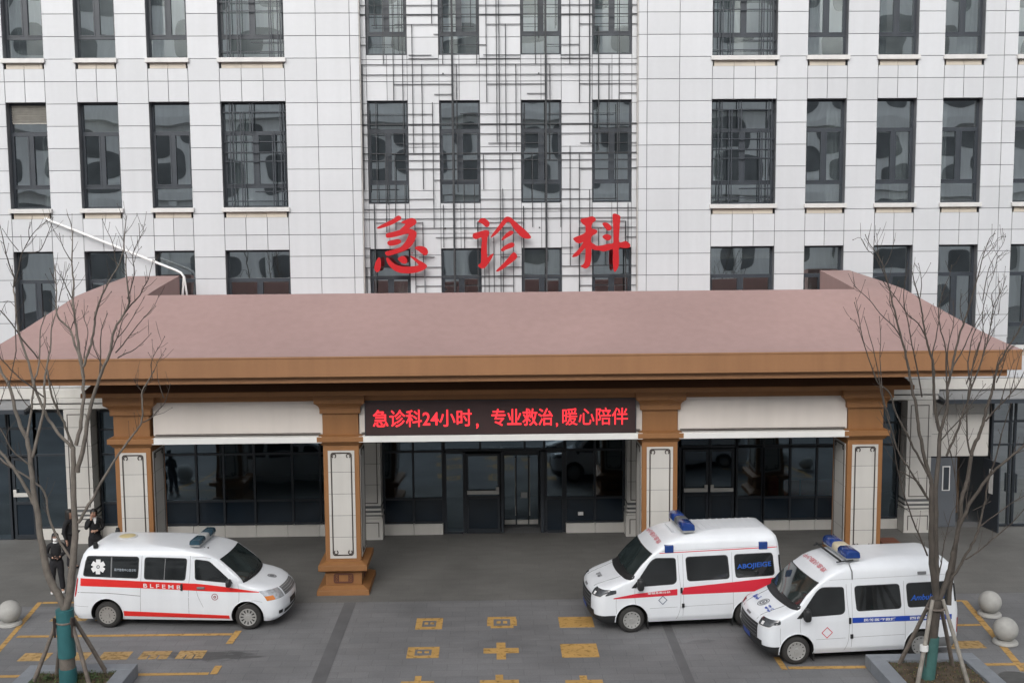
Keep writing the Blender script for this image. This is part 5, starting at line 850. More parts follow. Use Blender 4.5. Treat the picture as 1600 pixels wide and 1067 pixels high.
A.body(levels([k for k, _ in A.F]+[k for k, _ in A.w], [], .20, 1.80, .045), .2, None, [(0,.29),(3.09,.31)], .352)
A.window([(3.60,1.150),(3.53,1.585),(2.36,1.575),(2.37,1.112)], .07)
A.window([(2.25,1.098),(2.245,1.568),(1.30,1.552),(1.335,1.08)], .07)
A.window([(1.13,1.10),(1.145,1.535),(.82,1.50),(.47,1.20),(.28,1.03)], .05)
for p in ([(3.60,1.150),(3.53,1.585),(2.36,1.575),(2.37,1.112)], [(2.25,1.098),(2.245,1.568),(1.30,1.552),(1.335,1.08)], [(1.13,1.10),(1.145,1.535),(.82,1.50),(.47,1.20),(.28,1.03)]): A.window(p, .06, far=True)
m = MB(); A.patch(m, [(2.985,1.14),(2.985,1.56),(2.955,1.56),(2.955,1.14)], .001, .008, n=2); A.patch(m, [(1.81,1.10),(1.80,1.545),(1.775,1.545),(1.785,1.10)], .001, .008, n=2); m.build('window_bar', M['grey_plastic'], A.o, fix=False)
XS = lambda a, b, n=40: [a+(b-a)*i/n for i in range(n+1)]
m = MB(); A.strip(m, XS(-.34, 3.74), [(-.34,.845),(0,.89),(.5,.96),(1.04,1.018),(2.3,1.058),(3.74,1.115)], [(-.34,.838),(.5,.845),(1.28,.872),(2.33,.91),(3.75,.945)], .003); m.build('upper_stripe', M['red_film'], A.o, smooth=60, fix=False)
m = MB(); A.strip(m, XS(.40, 2.73), [(.4,.325),(2.75,.40)], [(.4,.245),(2.75,.285)], .003, nz=3); m.build('lower_stripe', M['red_film'], A.o, smooth=60, fix=False)
m = MB(); A.text(m, 'B L F E M B', 2.26, 1.44, .925, 1.01, -.03, bold=.015); m.build('lettering', M['white_film'], A.o, fix=False)
m = MB(); A.text(m, '医疗急救中心急诊科', 2.90, 2.42, 1.27, 1.33, -.01, .009, bold=.01); m.build('window_lettering', M['pale_text'], A.o, fix=False)
m = MB()
for k in range(3):
    a = R_(90+60*k); L_, hw = .155, .05; dx, dz = math.cos(a), math.sin(a)
    m.add([A.side(3.26+dx*L_*p-dz*hw*q, 1.355+dz*L_*p+dx*hw*q, .009+.0006*k) for p, q in ((-1,-1),(1,-1),(1,1),(-1,1))], [(0,1,2,3)])
circle_side(A, 3.26, 1.355, .018, .04, m, .0115, 1)
m.build('star_of_life', [M['white_film'], M['grey_mark']], A.o, fix=False)
m = MB(); circle_side(A, .70, .735, .058, .072, m); circle_side(A, .70, .735, .012, .03, m); m.build('door_emblem', mat('maroon emblem', (.28,.06,.07), .5, .05), A.o, fix=False)
A.seam([(2.30,1.62),(2.31,1.2),(2.335,.75),(2.345,.29)], m='gap'); A.seam([(1.235,1.60),(1.24,1.2),(1.275,.9),(1.28,.28)], m='gap'); A.seam([(.19,1.02),(.17,.8),(.185,.58)]); A.seam([(1.10,.86),(1.06,.72),(.96,.5)]); A.seam([(3.72,.80),(3.0,.785),(2.335,.735)], .010, 'gap'); A.seam([(1.20,1.56),(1.0,1.575),(.78,1.55)])
A.seam([(3.80,.50),(3.5,.485)]); A.seam([(.2,.50),(-.1,.655),(-.33,.63)])
m = MB(); m.grid(lambda v, z: A.front(v, z, .006), [-.90+1.80*i/16 for i in range(17)], [1.055+.46*i/8 for i in range(9)]); m.build('windscreen', M['ws_glass'], A.o, smooth=60, fix=False)
m = MB(); m.grid(lambda v, z: A.front(v, z, .0055), [-.90+1.80*i/16 for i in range(17)], [1.018+.036*i/2 for i in range(3)]); m.build('cowl', M['rubber'], A.o, smooth=60, fix=False)
for v0, v1 in ((-.75,-.15),(-.1,.5)):
    m = MB(); m.tube([A.front(v0+(v1-v0)*t, 1.06+.035*t, .018) for t in (0,.25,.5,.75,1)], .010, 6); m.build('wiper', M['rubber'], A.o)
for sg in (-1, 1):
    m = MB(); m.grid(lambda v, t: A.front(v*sg, .655+.02*(.97-v)+t*(.21-.06*(.97-v)), .006), [.56+.425*i/10 for i in range(11)], [i/5 for i in range(6)]); hl = m.build('headlight', M['light_lens'], A.o, smooth=60, fix=False)
    m = MB(); m.grid(lambda v, t: A.front(v*sg, .66+t*.09, .009), [.86+.125*i/5 for i in range(6)], [0,.5,1]); m.build('indicator', M['amber'], hl, smooth=60, fix=False)
    m = MB(); m.grid(lambda v, t: A.front(v*sg, .335+t*.075, .006), [.70+.14*i/5 for i in range(6)], [0,.5,1]); m.build('fog_lamp', M['rubber'], A.o, smooth=60, fix=False)
m = MB(); m.grid(lambda v, t: A.front(v, .67+t*.17, .006), [-.50+1.0*i/10 for i in range(11)], [i/4 for i in range(5)])
for k in range(4): m.grid(lambda v, t: A.front(v, .685+.042*k+t*.012, .012), [-.48+.96*i/10 for i in range(11)], [0,1], 1)
m.build('grille', [M['grey_plastic'], M['chrome']], A.o, smooth=60, fix=False)
m = MB(); m.grid(lambda v, t: A.front(v, .42+t*.13, .008), [-.27+.54*i/4 for i in range(5)], [0,1]); m.build('number_plate', M['rubber'], A.o, fix=False)
m = MB(); m.grid(lambda v, t: A.front(v, .30+t*.08, .005), [-.6+1.2*i/10 for i in range(11)], [0,.5,1]); m.build('air_intake', M['rubber'], A.o, fix=False)
m = MB(); circle_mark(A, -.33, .80, .075, .10, m); circle_mark(A, -.33, .80, .0, .06, m); m.build('bonnet_emblem', M['grey_mark'], A.o, fix=False)
handle(A, 1.42, .94, .045, .15); handle(A, 1.0, .93, .17, .05, 'grey_plastic')
A.wheel(0, .285, M['rim'], 12, spoke=True); A.wheel(3.09, .29, M['rim_dirty'], 14); A.mirror(.36, 1.06, .10, .085)
light_bar(A, 1.20, .26, 1.36, 1.80, M['lamp_teal'], M['lamp_mid'], .12, .10)
m = MB(); m.lathe([(.215,0),(.215,.012),(.185,.022),(.18,.02)], A.L(2.92,.85,1.80), 30); m.lathe([(.0001,.034),(.16,.03),(.175,.021)], A.L(2.92,.85,1.80), 30, m=1); m.build('roof_vent', [M['sill'], M['vent']], A.o, smooth=40)
for y in (.20, 1.35):
    m = MB(); m.lathe([(.055,0),(.055,.07),(.04,.085),(.04,.12),(.0001,.135)], A.L(3.36,y,1.735), 14); m.build('roof_beacon', M['rubber'], A.o, smooth=40)
for x in (.98, 1.06): m = MB(); m.lathe([(.018,0),(.012,.03),(.0001,.032)], A.L(x,.5,1.655), 8); m.build('roof_button', M['rubber'], A.o)
m = MB(); A.patch(m, [(3.80,.70),(3.74,1.1),(3.70,1.1),(3.76,.70)], .01, .005, n=6); m.build('tail_lamp', M['red_lens'], A.o, fix=False)
# ---- the two tall snub-nosed ambulances
def tall_van(origin, deg, zs, label, nose=0.0):
    q = lambda K: [(z*zs, x) for z, x in K]
    v = Van('ambulance', origin, deg, 1, .84, 1.25,
      F=q([(.22,-.70),(.30,-.82),(.46,-.865),(.70,-.865),(.84,-.845),(.92,-.79),(.97,-.70),(1.03,-.54),(1.09,-.36),(1.14,-.22),(1.175,-.11),(1.21,-.08),(1.42,.13),(1.66,.385),(1.72,.46),(1.82,.56),(1.92,.72),(1.99,.90),(2.04,1.15),(2.07,1.5),(2.085,1.9)]),
      RR=q([(.22,3.24),(.40,3.30),(1.0,3.305),(1.5,3.255),(1.8,3.22),(1.95,3.185),(2.04,3.11),(2.085,3.0)]),
      w=q([(.22,.785),(.32,.83),(.5,.84),(.9,.84),(1.05,.83),(1.2,.815),(1.6,.765),(1.72,.752),(1.80,.742),(1.88,.725),(1.95,.69),(2.01,.62),(2.05,.52),(2.075,.42),(2.085,.32)]),
      bow=q([(.22,.08),(.5,.12),(.9,.13),(1.2,.10),(1.45,.05),(1.66,.05),(2.085,.10)]), rf=q([(.22,.18),(.5,.22),(.9,.26),(1.1,.18),(1.25,.07),(1.66,.06),(1.8,.12),(1.95,.2),(2.085,.25)]), rr=.12)
    v.F = [(z, x+nose*max(0, min(1, -x/.8))) for z, x in v.F]; tag(v.o, label, 'ambulance', GROUP)
    v.black = .405*zs; v.body(levels([.405*zs]+[k for k, _ in v.F]+[k for k, _ in v.w], [], .22*zs, 2.085*zs, .045), .2, None, [(0,.285),(2.54,.285)], .345)
    Z = lambda P: [(x, z*zs) for x, z in P]
    w1 = Z([(.02,1.00),(.385,1.515),(.49,1.60),(.955,1.59),(.965,1.09),(.90,1.03)]); w2 = Z([(1.155,1.60),(2.085,1.61),(2.12,1.10),(1.19,1.08)]); w3 = Z([(2.215,1.615),(3.07,1.625),(3.11,1.135),(2.24,1.11)])
    for far in (False, True):
        v.window(w1, .07, far=far); v.window(w2, .08, far=far); v.window(w3, .08, far=far)
    m = MB(); v.patch(m, Z([(-.02,.985),(.10,.985),(.14,1.17)]), .01, .008, n=8); m.build('mirror_triangle', M['rubber'], v.o, fix=False)
    m = MB(); m.grid(lambda a, z: v.front(a, z*zs, .006), [-.93+1.86*i/16 for i in range(17)], [1.235+.43*i/8 for i in range(9)]); ws = m.build('windscreen', M['ws_glass'], v.o, smooth=60, fix=False)
    m = MB(); m.grid(lambda a, z: v.front(a, z*zs, .0052), [-.985+1.97*i/24 for i in range(25)], [1.145+.09*i/4 for i in range(5)]); m.grid(lambda a, z: v.front(a, z*zs, .0052), [-.96+1.92*i/16 for i in range(17)], [1.665,1.678])
    for sg in (-1, 1): m.grid(lambda a, z: v.front(a*sg, z*zs, .0054), [.93,.96], [1.2+.47*i/8 for i in range(9)])
    m.build('cowl', M['rubber'], v.o, smooth=60, fix=False)
    for v0, v1 in ((-.72,-.05),(.0,.65)):
        m = MB(); m.tube([v.front(v0+(v1-v0)*t, (1.22+.03*t)*zs, .02) for t in (0,.25,.5,.75,1)], .010, 6); m.build('wiper', M['rubber'], v.o)
    for sg in (-1, 1):
        poly = lambda a: (.80+.055*(1-a), .965-.015*(1-a)) 
        m = MB(); m.grid(lambda a, t: v.front(sg*a, (.80+.09*max(0,(a-.93))/.06+t*(.15-.075*max(0,(a-.93))/.06))*zs, .006), [.62+.37*i/14 for i in range(15)], [i/5 for i in range(6)]); hl = m.build('headlight', M['led_lens'], v.o, smooth=60, fix=False)
        m = MB(); m.grid(lambda a, t: v.front(sg*a, (.785+.09*max(0,(a-.93))/.06+t*.018)*zs, .0075), [.62+.37*i/14 for i in range(15)], [0,1]); m.build('lamp_edge', M['white_film'], hl, smooth=60, fix=False)
        m = MB(); m.grid(lambda a, t: v.front(sg*a, (.83+t*.06)*zs, .011), [.72+.07*i/4 for i in range(5)], [0,.5,1]); m.build('lamp_core', M['white_film'], hl, smooth=60, fix=False)
        m = MB(); v.patch(m, Z([(-.34,.88),(-.34,.955),(-.50,.95),(-.58,.83)]), .02, .006, far=sg > 0); m.build('lamp_tail', M['led_lens'], hl, fix=False)
    m = MB(); m.grid(lambda a, t: v.front(a, (.50+t*.30)*zs, .006), [-.60+1.2*i/12 for i in range(13)], [i/6 for i in range(7)])
    for k in range(4): m.grid(lambda a, t: v.front(a, (.53+.07*k+t*.016)*zs, .016), [-.58+1.16*i/12 for i in range(13)], [0,1], 1)
    m.build('grille', [M['rubber'], M['grey_plastic']], v.o, smooth=60, fix=False)
    m = MB(); m.grid(lambda a, t: v.front(a, (.39+t*.11)*zs, .009), [-.80+1.6*i/20 for i in range(21)], [0,.5,1])
    m.build('front_bumper', M['rubber'], v.o, smooth=60, fix=False)
    m = MB(); m.grid(lambda a, t: v.front(a, (.40+t*.11)*zs, .022), [-.24+.48*i/4 for i in range(5)], [0,1]); m.build('number_plate', M['plate'], v.o, fix=False)
    m = MB(); m.grid(lambda a, t: v.front(a, (.845+t*.04)*zs, .008), [-.13+.26*i/4 for i in range(5)], [0,1]); m.build('front_badge', M['grey_mark'], v.o, fix=False)
    for sg in (-1, 1):
        m = MB(); pts = [v.top(-.14-.60*t, .84+sg*(.50-.10*t), .003) for t in [i/8 for i in range(9)]]
        m.tube(pts, .006, 5); m.build('bonnet_crease', M['seam'], v.o)
    v.seam(Z([(.995,1.64),(1.01,1.3),(1.045,.95),(1.05,.7),(1.03,.45),(.96,.27)])); v.seam(Z([(1.10,1.66),(1.105,1.2),(1.11,.7),(1.10,.30)])); v.seam(Z([(2.17,1.66),(2.17,1.2),(2.195,.75),(2.205,.33)])); v.seam(Z([(.06,.98),(.055,.8),(.08,.62)])); v.seam(Z([(-.34,.80),(-.345,.6),(-.33,.45)])); v.seam(Z([(.38,.53),(.98,.54)])); v.seam(Z([(1.12,.545),(2.19,.56)])); v.seam(Z([(.66,1.735),(1.8,1.75),(3.10,1.765)]), .005)
    handle(v, 1.06, .90*zs, .045, .12); handle(v, 1.10, .57*zs, .055, .085)
    v.wheel(0, .283, M['rim'], 12); v.wheel(2.54, .283, M['rim'], 12); v.mirror(.16, 1.075*zs, .13, .13)
    m = MB(); v.patch(m, Z([(3.205,1.20),(3.19,1.57),(3.235,1.56),(3.255,1.20)]), .01, .006, n=5); m.build('rear_quarter_glass', M['rubber'], v.o, fix=False)
    m = MB(); v.patch(m, Z([(3.26,.55),(3.26,.86),(3.30,.86),(3.30,.55)]), .005, .006, n=4); m.build('tail_lamp', M['red_lens'], v.o, fix=False)
    for x in (.345, 2.19):
        m = MB(); v2 = [v.side(x+.02, z, .002) for z in (.10,.30)]; rod_box(m, v, x, x+.015, .03, .2, .07, .3); m.build('mud_flap', M['rubber'], v.o)
    return v, Z
V, Z = tall_van((2.956,-7.798,0), 4.68, 1.0, 'white high-roofed ambulance with tapering crimson side stripe in the middle of the three')
m = MB(); V.strip(m, XS(-.40, .975), [(-.40,.785),(.065,.862),(.975,.930)], [(-.40,.765),(.975,.795)], .003); m.build('front_stripe', M['crimson'], V.o, smooth=60, fix=False)
m = MB(); V.strip(m, XS(1.12, 3.19), [(1.12,.955),(3.19,1.098)], [(1.08,.803),(3.19,.81)], .003); V.strip(m, XS(1.07, 1.12, 3), [(1.07,.83),(1.12,.955)], [(1.07,.805),(1.12,.803)], .003); m.build('rear_stripe', M['crimson'], V.o, smooth=60, fix=False)
m = MB(); V.strip(m, XS(.60, 3.17), [(.60,1.702),(3.17,1.745)], [(.60,1.687),(3.17,1.727)], .003, nz=1); m.build('roof_line', M['crimson'], V.o, smooth=60, fix=False)
m = MB(); V.text(m, '邹城急救分站', .33, .82, .835, .885, .012, bold=.02); m.build('lettering', M['white_film'], V.o, fix=False)
m = MB(); V.text(m, 'ABOJIEIGE', 2.28, 3.03, 1.27, 1.40, .04, .010, bold=.02); m.build('window_lettering', M['blue_text'], V.o, fix=False)
def diamond(v, x, z, r, mt, thick=.022):
    m = MB()
    for k in range(4):
        a, b = R_(90*k), R_(90*k+90)
        m.add([v.side(x+rr*math.cos(t), z+rr*math.sin(t), .006) for rr, t in ((r-thick,a),(r,a),(r,b),(r-thick,b))], [(0,1,2,3)])
    m.build('diamond_emblem', mt, v.o, fix=False)
diamond(V, .66, .70, .10, mat('slate emblem', (.10,.13,.19), .5, .05))
for x in (.81, 2.86):
    m = MB(); yn = .84-ip(V.w, 1.76); rod_box(m, V, x-.095, x+.095, yn-.03, yn+.10, 1.70, 1.86); m.build('side_marker_lamp', M['lamp_blue'], V.o, bevel=.012)
light_bar(V, 1.27, .20, 1.44, 2.135, M['lamp_blue'], mat('dark lamp middle', (.10,.11,.12), .4, .05), .14, .13)
m = MB()
for i in range(11): x = 1.45+.145*i; rod_box(m, V, x-.02, x+.02, .44, 1.24, 2.083, 2.0885)
rod_box(m, V, .98, 1.02, .5, 1.18, 2.03, 2.045); m.build('roof_rib', M['car_white'], V.o, bevel=.004)
def roof_text(v, txt, x, y0, y1, dx, mt, bold=.02):
    m = MB(); v2, f2 = text_mesh(txt, bold); m.add([v.top(x+dx*(1-b), y0+(y1-y0)*(1-a), .008) for a, b in v2], f2); m.build('roof_lettering', mt, v.o, fix=False)
roof_text(V, '中心医院急救', .60, .28, 1.40, .10, M['pink_text'])
def hood_marks(v, zs):
    m = MB(); circle_mark(v, -.40, .84, .105, .125, m); circle_mark(v, -.40, .84, .055, .085, m); circle_mark(v, -.40, .84, .0, .03, m); m.build('bonnet_emblem', M['grey_mark'], v.o, fix=False)
m = MB(); v2, f2 = text_mesh('急救', .02); m.add([V.top(-.60+.10*(1-b), 1.02-.30*a, .008) for a, b in v2], f2); m.build('bonnet_lettering', M['grey_mark'], V.o, fix=False)
V2, Z2 = tall_van((5.948,-9.636,0), 4.62, .958, 'white high-roofed ambulance with straight blue side band nearest the right planter', .13)
m = MB(); V2.strip(m, XS(1.11, 3.15), [(1.11,.915),(3.15,.905)], [(1.11,.81),(3.15,.80)], .003); m.build('side_band', M['blue_film2'], V2.o, smooth=60, fix=False)
for s_, xa, xb in (('民航医疗救援', 1.34, 2.0), ('西部急救站', 2.28, 2.98)): m = MB(); V2.text(m, s_, xa, xb, .832, .89, -.004, bold=.02); m.build('lettering', M['white_film'], V2.o, fix=False)
m = MB(); V2.text(m, 'Ambulance', 2.30, 3.0, 1.20, 1.31, .02, .010, bold=.02, shear=.3); m.build('window_lettering', M['blue_text'], V2.o, fix=False)
diamond(V2, .60, .64, .115, M['crimson'], .018)
hood_marks(V2, .958)
for y, s_ in ((.48,'急救'),(1.20,'医疗')):
    m = MB(); v2, f2 = text_mesh(s_, .03); m.add([V2.top(-.47+.13*(1-b), y+.14-.28*a, .008) for a, b in v2], f2); m.build('bonnet_lettering', M['blue_film2'], V2.o, fix=False)
roof_text(V2, '中心医院急救', .60, .28, 1.40, .10, M['pink_text'])
light_bar(V2, 1.20, .22, 1.46, 2.045, M['lamp_blue'], M['lamp_cream'], .15, .13)
m = MB(); m.tube([V2.L(.93,.22,2.0), V2.L(.93,1.46,2.0)], .022, 7); m.tube([V2.L(.86,.24,1.97), V2.L(1.2,.24,2.0)], .015, 6); m.tube([V2.L(.86,1.44,1.97), V2.L(1.2,1.44,2.0)], .015, 6); m.build('roof_rack', M['rubber'], V2.o, smooth=50)
m = MB(); m.tube([V2.L(1.10,.26,1.99), V2.L(1.10,.20,1.93), V2.side(1.12,1.80,.02), V2.side(1.12,1.66,.012)], .012, 6); m.build('lamp_cable', M['grey_plastic'], V2.o, smooth=50)
m = MB(); V2.strip(m, XS(2.90, 3.22, 8), [(2.9,.44),(3.24,.46)], [(2.9,.24),(3.24,.25)], .006, nz=3); m.build('lower_trim', M['grey_plastic'], V2.o, smooth=60, fix=False)
m = MB(); P = [V2.side(2.55+a, b, o) for o in (.0, .015) for a, b in ((-.09,1.70),(.09,1.70),(.09,1.76),(-.09,1.76))]; m.add(P, [(0,3,2,1),(4,5,6,7),(0,1,5,4),(1,2,6,5),(2,3,7,6),(3,0,4,7)]); m.build('side_lamp', M['grey_plastic'], V2.o, bevel=.01)
# ------------------------------------------------------------------ bollards, planters, trees, manhole, ramp
M['stone'] = mat('pale stone', (.36,.355,.335), .7, .1, 6, fine=.10, bump=.2, bscale=90)
M['kerbstone'] = mat('grey kerb stone', (.20,.215,.235), .65, .1, 3, fine=.10, streak=.06)
M['soil'] = mat('soil', (.075,.055,.036), .95, .35, 5, fine=.3, bump=1.0, bscale=30)
M['weed'] = mat('weeds', (.065,.085,.028), .8, .3, 8, island=.4)
M['leaf'] = mat('shrub leaf', (.05,.085,.025), .6, .3, 8, island=.4)
M['litter'] = mat('dry leaves', (.17,.115,.06), .9, .3, 8, island=.4)
M['bark'] = mat('grey bark', (.140,.122,.104), .85, .22, 5, fine=.16, bump=.6, bscale=45)
M['bark_dark'] = mat('dark bark', (.072,.061,.051), .85, .22, 5, fine=.16, bump=.6, bscale=45)
M['twig'] = mat('twig bark', (.065,.053,.045), .85, .2, 5)
M['teal'] = mat('teal wrap', (.025,.120,.130), .6, .12, 5, fine=.08, bump=.4, bscale=25)
M['teal_dark'] = mat('dark teal wrap', (.045,.125,.115), .75, .15, 5, fine=.08, bump=.4, bscale=25)
M['pole'] = mat('weathered pole', (.155,.13,.11), .8, .25, 6, fine=.1, bump=.3, bscale=40)
M['pole_pale'] = mat('pale weathered pole', (.27,.25,.22), .8, .25, 6, fine=.1, bump=.3, bscale=40)
M['pad'] = mat('brown pad', (.035,.025,.022), .9, .2)
def bollard(x, y, lab):
    o = empty('stone_bollard', (x, y, 0)); tag(o, lab, 'bollard', 'stone ball bollards round the parking bays')
    m = MB(); m.lathe([(.0,.0),(.235,.0),(.25,.015),(.25,.045),(.225,.075),(.14,.082)], n=40); m.build('base', M['stone'], o, smooth=40)
    m = MB(); m.lathe([(.0001 if abs(a) == 90 else .245*math.cos(R_(a)), .30+.245*math.sin(R_(a))) for a in range(-75, 91, 11)] + [(.0001,.545)], n=44); m.build('ball', M['stone'], o, smooth=60)
bollard(-10.58, -6.72, 'pale stone ball bollard behind the red striped white van')
bollard(10.96, -7.03, 'pale stone ball bollard nearer the building, by the yellow bay corner')
bollard(10.53, -8.66, 'pale stone ball bollard beside the planter, nearer the round manhole cover')
def planter(x0, x1, y0, y1, lab, green):
    cx, cy = (x0+x1)/2, (y0+y1)/2; o = empty('tree_planter', (cx, cy, 0)); tag(o, lab, 'planter', 'square stone tree planters')
    k = MB(); t = .30; X0, X1, Y0, Y1 = x0-cx, x1-cx, y0-cy, y1-cy
    k.box(X0, X1, Y1-t, Y1, 0, .25); k.box(X0, X1, Y0, Y0+t, 0, .25); k.box(X0, X0+t, Y0+t, Y1-t, 0, .25); k.box(X1-t, X1, Y0+t, Y1-t, 0, .25)
    k.build('kerb', M['kerbstone'], o, bevel=.012)
    s_ = MB(); q = random.Random(3)
    n = 26; s_.grid(lambda u, v: (X0+t+(X1-X0-2*t)*u/n, Y0+t+(Y1-Y0-2*t)*v/n, .19+q.uniform(-.014,.014)), range(n+1), range(n+1)); s_.build('soil', M['soil'], o, smooth=80)
    g_ = MB(); W, H = X1-X0-2*t, Y1-Y0-2*t
    def blade(x, y, z, h, wd, m):
        a = q.uniform(0, 6.28); l = q.uniform(.2,.9)*h; dx, dy = math.cos(a), math.sin(a)
        g_.add([(x-dy*wd, y+dx*wd, z), (x+dy*wd, y-dx*wd, z), (x+dx*l+dy*wd*.5, y+dy*l-dx*wd*.5, z+h), (x+dx*l-dy*wd*.5, y+dy*l+dx*wd*.5, z+h)], [(0,1,2,3)], m)
    for i in range(2600 if green else 900):
        x, y = X0+t+q.random()*W, Y0+t+q.random()*H
        if not green and q.random() < .5 and abs(y-Y1+t) > .25: m_ = 1
        else: m_ = 0 if q.random() < .8 else 1
        if m_ == 1: blade(x, y, .195, q.uniform(.006,.02), q.uniform(.008,.02), 1)
        else: blade(x, y, .185, q.uniform(.03,.07 if green else .06), q.uniform(.004,.009), 0)
    tag(g_.build('ground_cover', [M['weed'], M['litter']], o, fix=False), kind='stuff')
    if green:
        for i, (px, py, s) in enumerate(((.36,.42,.14),(-.15,.45,.10),(-.6,.1,.11),(.1,.40,.09),(-.45,.44,.08))):
            m = MB()
            for j in range(46):
                a, e, rr = q.uniform(0,6.28), q.uniform(.1,1.4), s*q.uniform(.4,1.1); c = Vector((math.cos(a)*math.cos(e)*rr, math.sin(a)*math.cos(e)*rr, math.sin(e)*rr*1.3+.02)); b1 = Vector((q.uniform(-1,1),q.uniform(-1,1),q.uniform(-.4,.4))).normalized()*.028; b2 = b1.cross(Vector((q.uniform(-1,1),q.uniform(-1,1),1))).normalized()*.016
                m.add([c-b1, c-b2, c+b1, c+b2], [(0,1,2,3)])
            m.tube([(0,0,0),(.01,.01,s)], .006, 5)
            tag(m.build('small_shrub', M['leaf'], None, loc=(cx+px, cy+py, .19), fix=False), ['small leafy shrub at the inner corner of the left planter', 'small leafy shrub tuft on the far edge of the left planter', 'small leafy shrub by the side kerb of the left planter', 'small leafy sprig just beside the teal wrapped trunk', 'small leafy sprig at the outer corner of the left planter'][i], 'shrub', 'small shrubs in the planter')
    return o
planter(-8.92, -6.86, -11.75, -9.62, 'square grey stone planter with green ground cover around the left tree', True)
planter(7.26, 9.36, -11.85, -9.73, 'square grey stone planter of bare brown soil beside the blue striped van', False)
def tree(data, lab, wrap, wrapmat, bark, seed, pads, band=None):
    q = random.Random(seed); base = Vector(data[0][0][:3]); base.z = .19
    o = empty('bare_tree', base); tag(o, lab, 'tree', 'leafless trees in stone planters')
    tr, tw, bo = MB(), MB(), MB()
    def wob(P, k):
        return P
    for i, br in enumerate(data):
        P = [Vector(p[:3])-base for p in br]; R = [p[3]*(1 if i == 0 else .84) for p in br]
        if i == 0: P.insert(0, P[0]-Vector((0,0,.15))); R.insert(0, R[0]*1.12)
        Q = smooth_path([(*p,) for p in P], 3); rr = []
        for k in range(len(P)-1):
            for j in range(3): rr.append(R[k]+(R[k+1]-R[k])*j/3)
        rr.append(R[-1])
        if i: Q = [p+Vector((q.gauss(0,1),q.gauss(0,1),q.gauss(0,.6)))*min(.006, rr[k]*.25) for k, p in enumerate(Q)]
        if i and rr[-1] > .012:
            d_e = (Q[-1]-Q[-2]).normalized(); re = rr[-1]; Q += [Q[-1]+d_e*re*.6, Q[-1]+d_e*re*.95]; rr += [re*.8, re*.2]
        thick = rr[0] > .017
        (tr if i == 0 else bo if thick else tw).tube(Q, rr, 12 if i == 0 else 9 if thick else 6)
        # fine side twigs towards the tips
        if i == 0: continue
        for k in range(2, len(Q)-1):
            if rr[k] < .022 and q.random() < .46:
                d = (Q[k+1]-Q[k-1]).normalized(); a = Vector((q.uniform(-1,1), q.uniform(-1,1), q.uniform(-.2,.5))); a = (a-d*a.dot(d)).normalized()
                L = q.uniform(.10,.42); e = (d*.75+a*.65+Vector((0,0,.15))).normalized(); p1 = Q[k]+e*L*.5; p2 = p1+(e+Vector((0,0,.35))).normalized()*L*.5
                tw.tube([Q[k], p1, p2], [min(rr[k]*.6,.006), .004, .0026], 5)
                if q.random() < .5: tw.lathe([(.0005,-.012),(.008,0),(.0005,.014)], tuple(p2), 6)
        if rr[-1] < .012: tw.lathe([(.0005,-.014),(.009,0),(.0005,.016)], tuple(Q[-1]), 6)
    tr.build('trunk', bark, o, smooth=60); bo.build('limb', bark, o, smooth=60); tag(tw.build('twigs', M['twig'], o, smooth=60), kind='stuff')
    a, b_ = Vector(data[0][0][:3])-base, Vector(data[0][-1][:3])-base
    def at(z):
        t = (z-a.z)/(b_.z-a.z); return a+(b_-a)*t
    r0 = data[0][0][3]
    for z0, z1 in wrap:
        m = MB(); n = 10; m.tube([at(z0+(z1-z0)*i/n) for i in range(n+1)], [r0*1.05+q.uniform(-.002,.003) for i in range(n+1)], 18); m.build('trunk_wrap', wrapmat, o, smooth=60)
    for da, z0, z1 in pads:
        m = MB(); c = at((z0+z1)/2); dx, dy = math.cos(da)*r0*1.13, math.sin(da)*r0*1.13
        ux, uy = -math.sin(da)*.035, math.cos(da)*.035
        p0, p1 = at(z0), at(z1)
        m.add([p0+Vector((dx+ux,dy+uy,0)), p0+Vector((dx-ux,dy-uy,0)), p1+Vector((dx-ux,dy-uy,0)), p1+Vector((dx+ux,dy+uy,0)),
               p0+Vector((dx*1.25+ux,dy*1.25+uy,0)), p0+Vector((dx*1.25-ux,dy*1.25-uy,0)), p1+Vector((dx*1.25-ux,dy*1.25-uy,0)), p1+Vector((dx*1.25+ux,dy*1.25+uy,0))], [(0,1,2,3),(7,6,5,4),(0,4,5,1),(1,5,6,2),(2,6,7,3),(3,7,4,0)])
        m.build('pad', M['pad'], o)
    return o, at, base
o, at, base = tree(TREE_A, 'bare grey tree with teal banded trunk in the left stone planter', [(-.05,.30),(.52,1.42)], M['teal'], M['bark'], 4, [(R_(205),.92,1.28),(R_(-25),.92,1.28)])
def supports(tr_base, at, feet, top, lab, pm, ring_z, plate=False):
    t = empty('tree_support', (tr_base.x, tr_base.y, .19)); tag(t, lab, 'tree support')
    for i, (fx, fy) in enumerate(feet):
        p0 = Vector((fx, fy, .12))-Vector((tr_base.x, tr_base.y, .19)); c = at(top); d = Vector((p0.x, p0.y, 0)).normalized()*.145; p1 = Vector((c.x, c.y, top))+d
        p1 = p1+(p1-p0).normalized()*.10
        m = MB(); m.tube([p0, (p0+p1)/2+Vector((.006,.004,0)), p1], [.042,.039,.034], 9); m.build('pole', pm[i % len(pm)], t, smooth=50)
        if plate and i == 1:
            m = MB(); c2 = p0+(p1-p0)*.45; m.lathe([(.075,-.05),(.075,.05)], tuple(c2), 14); m.build('binding', M['white_plastic'], t, smooth=30)
    m = MB(); c = at(ring_z); pts = [(c.x+.15*math.cos(R_(a)), c.y+.15*math.sin(R_(a)), ring_z) for a in range(0, 361, 20)]; m.tube(pts, .022, 7); m.build('tie', pm[0], t, smooth=50)
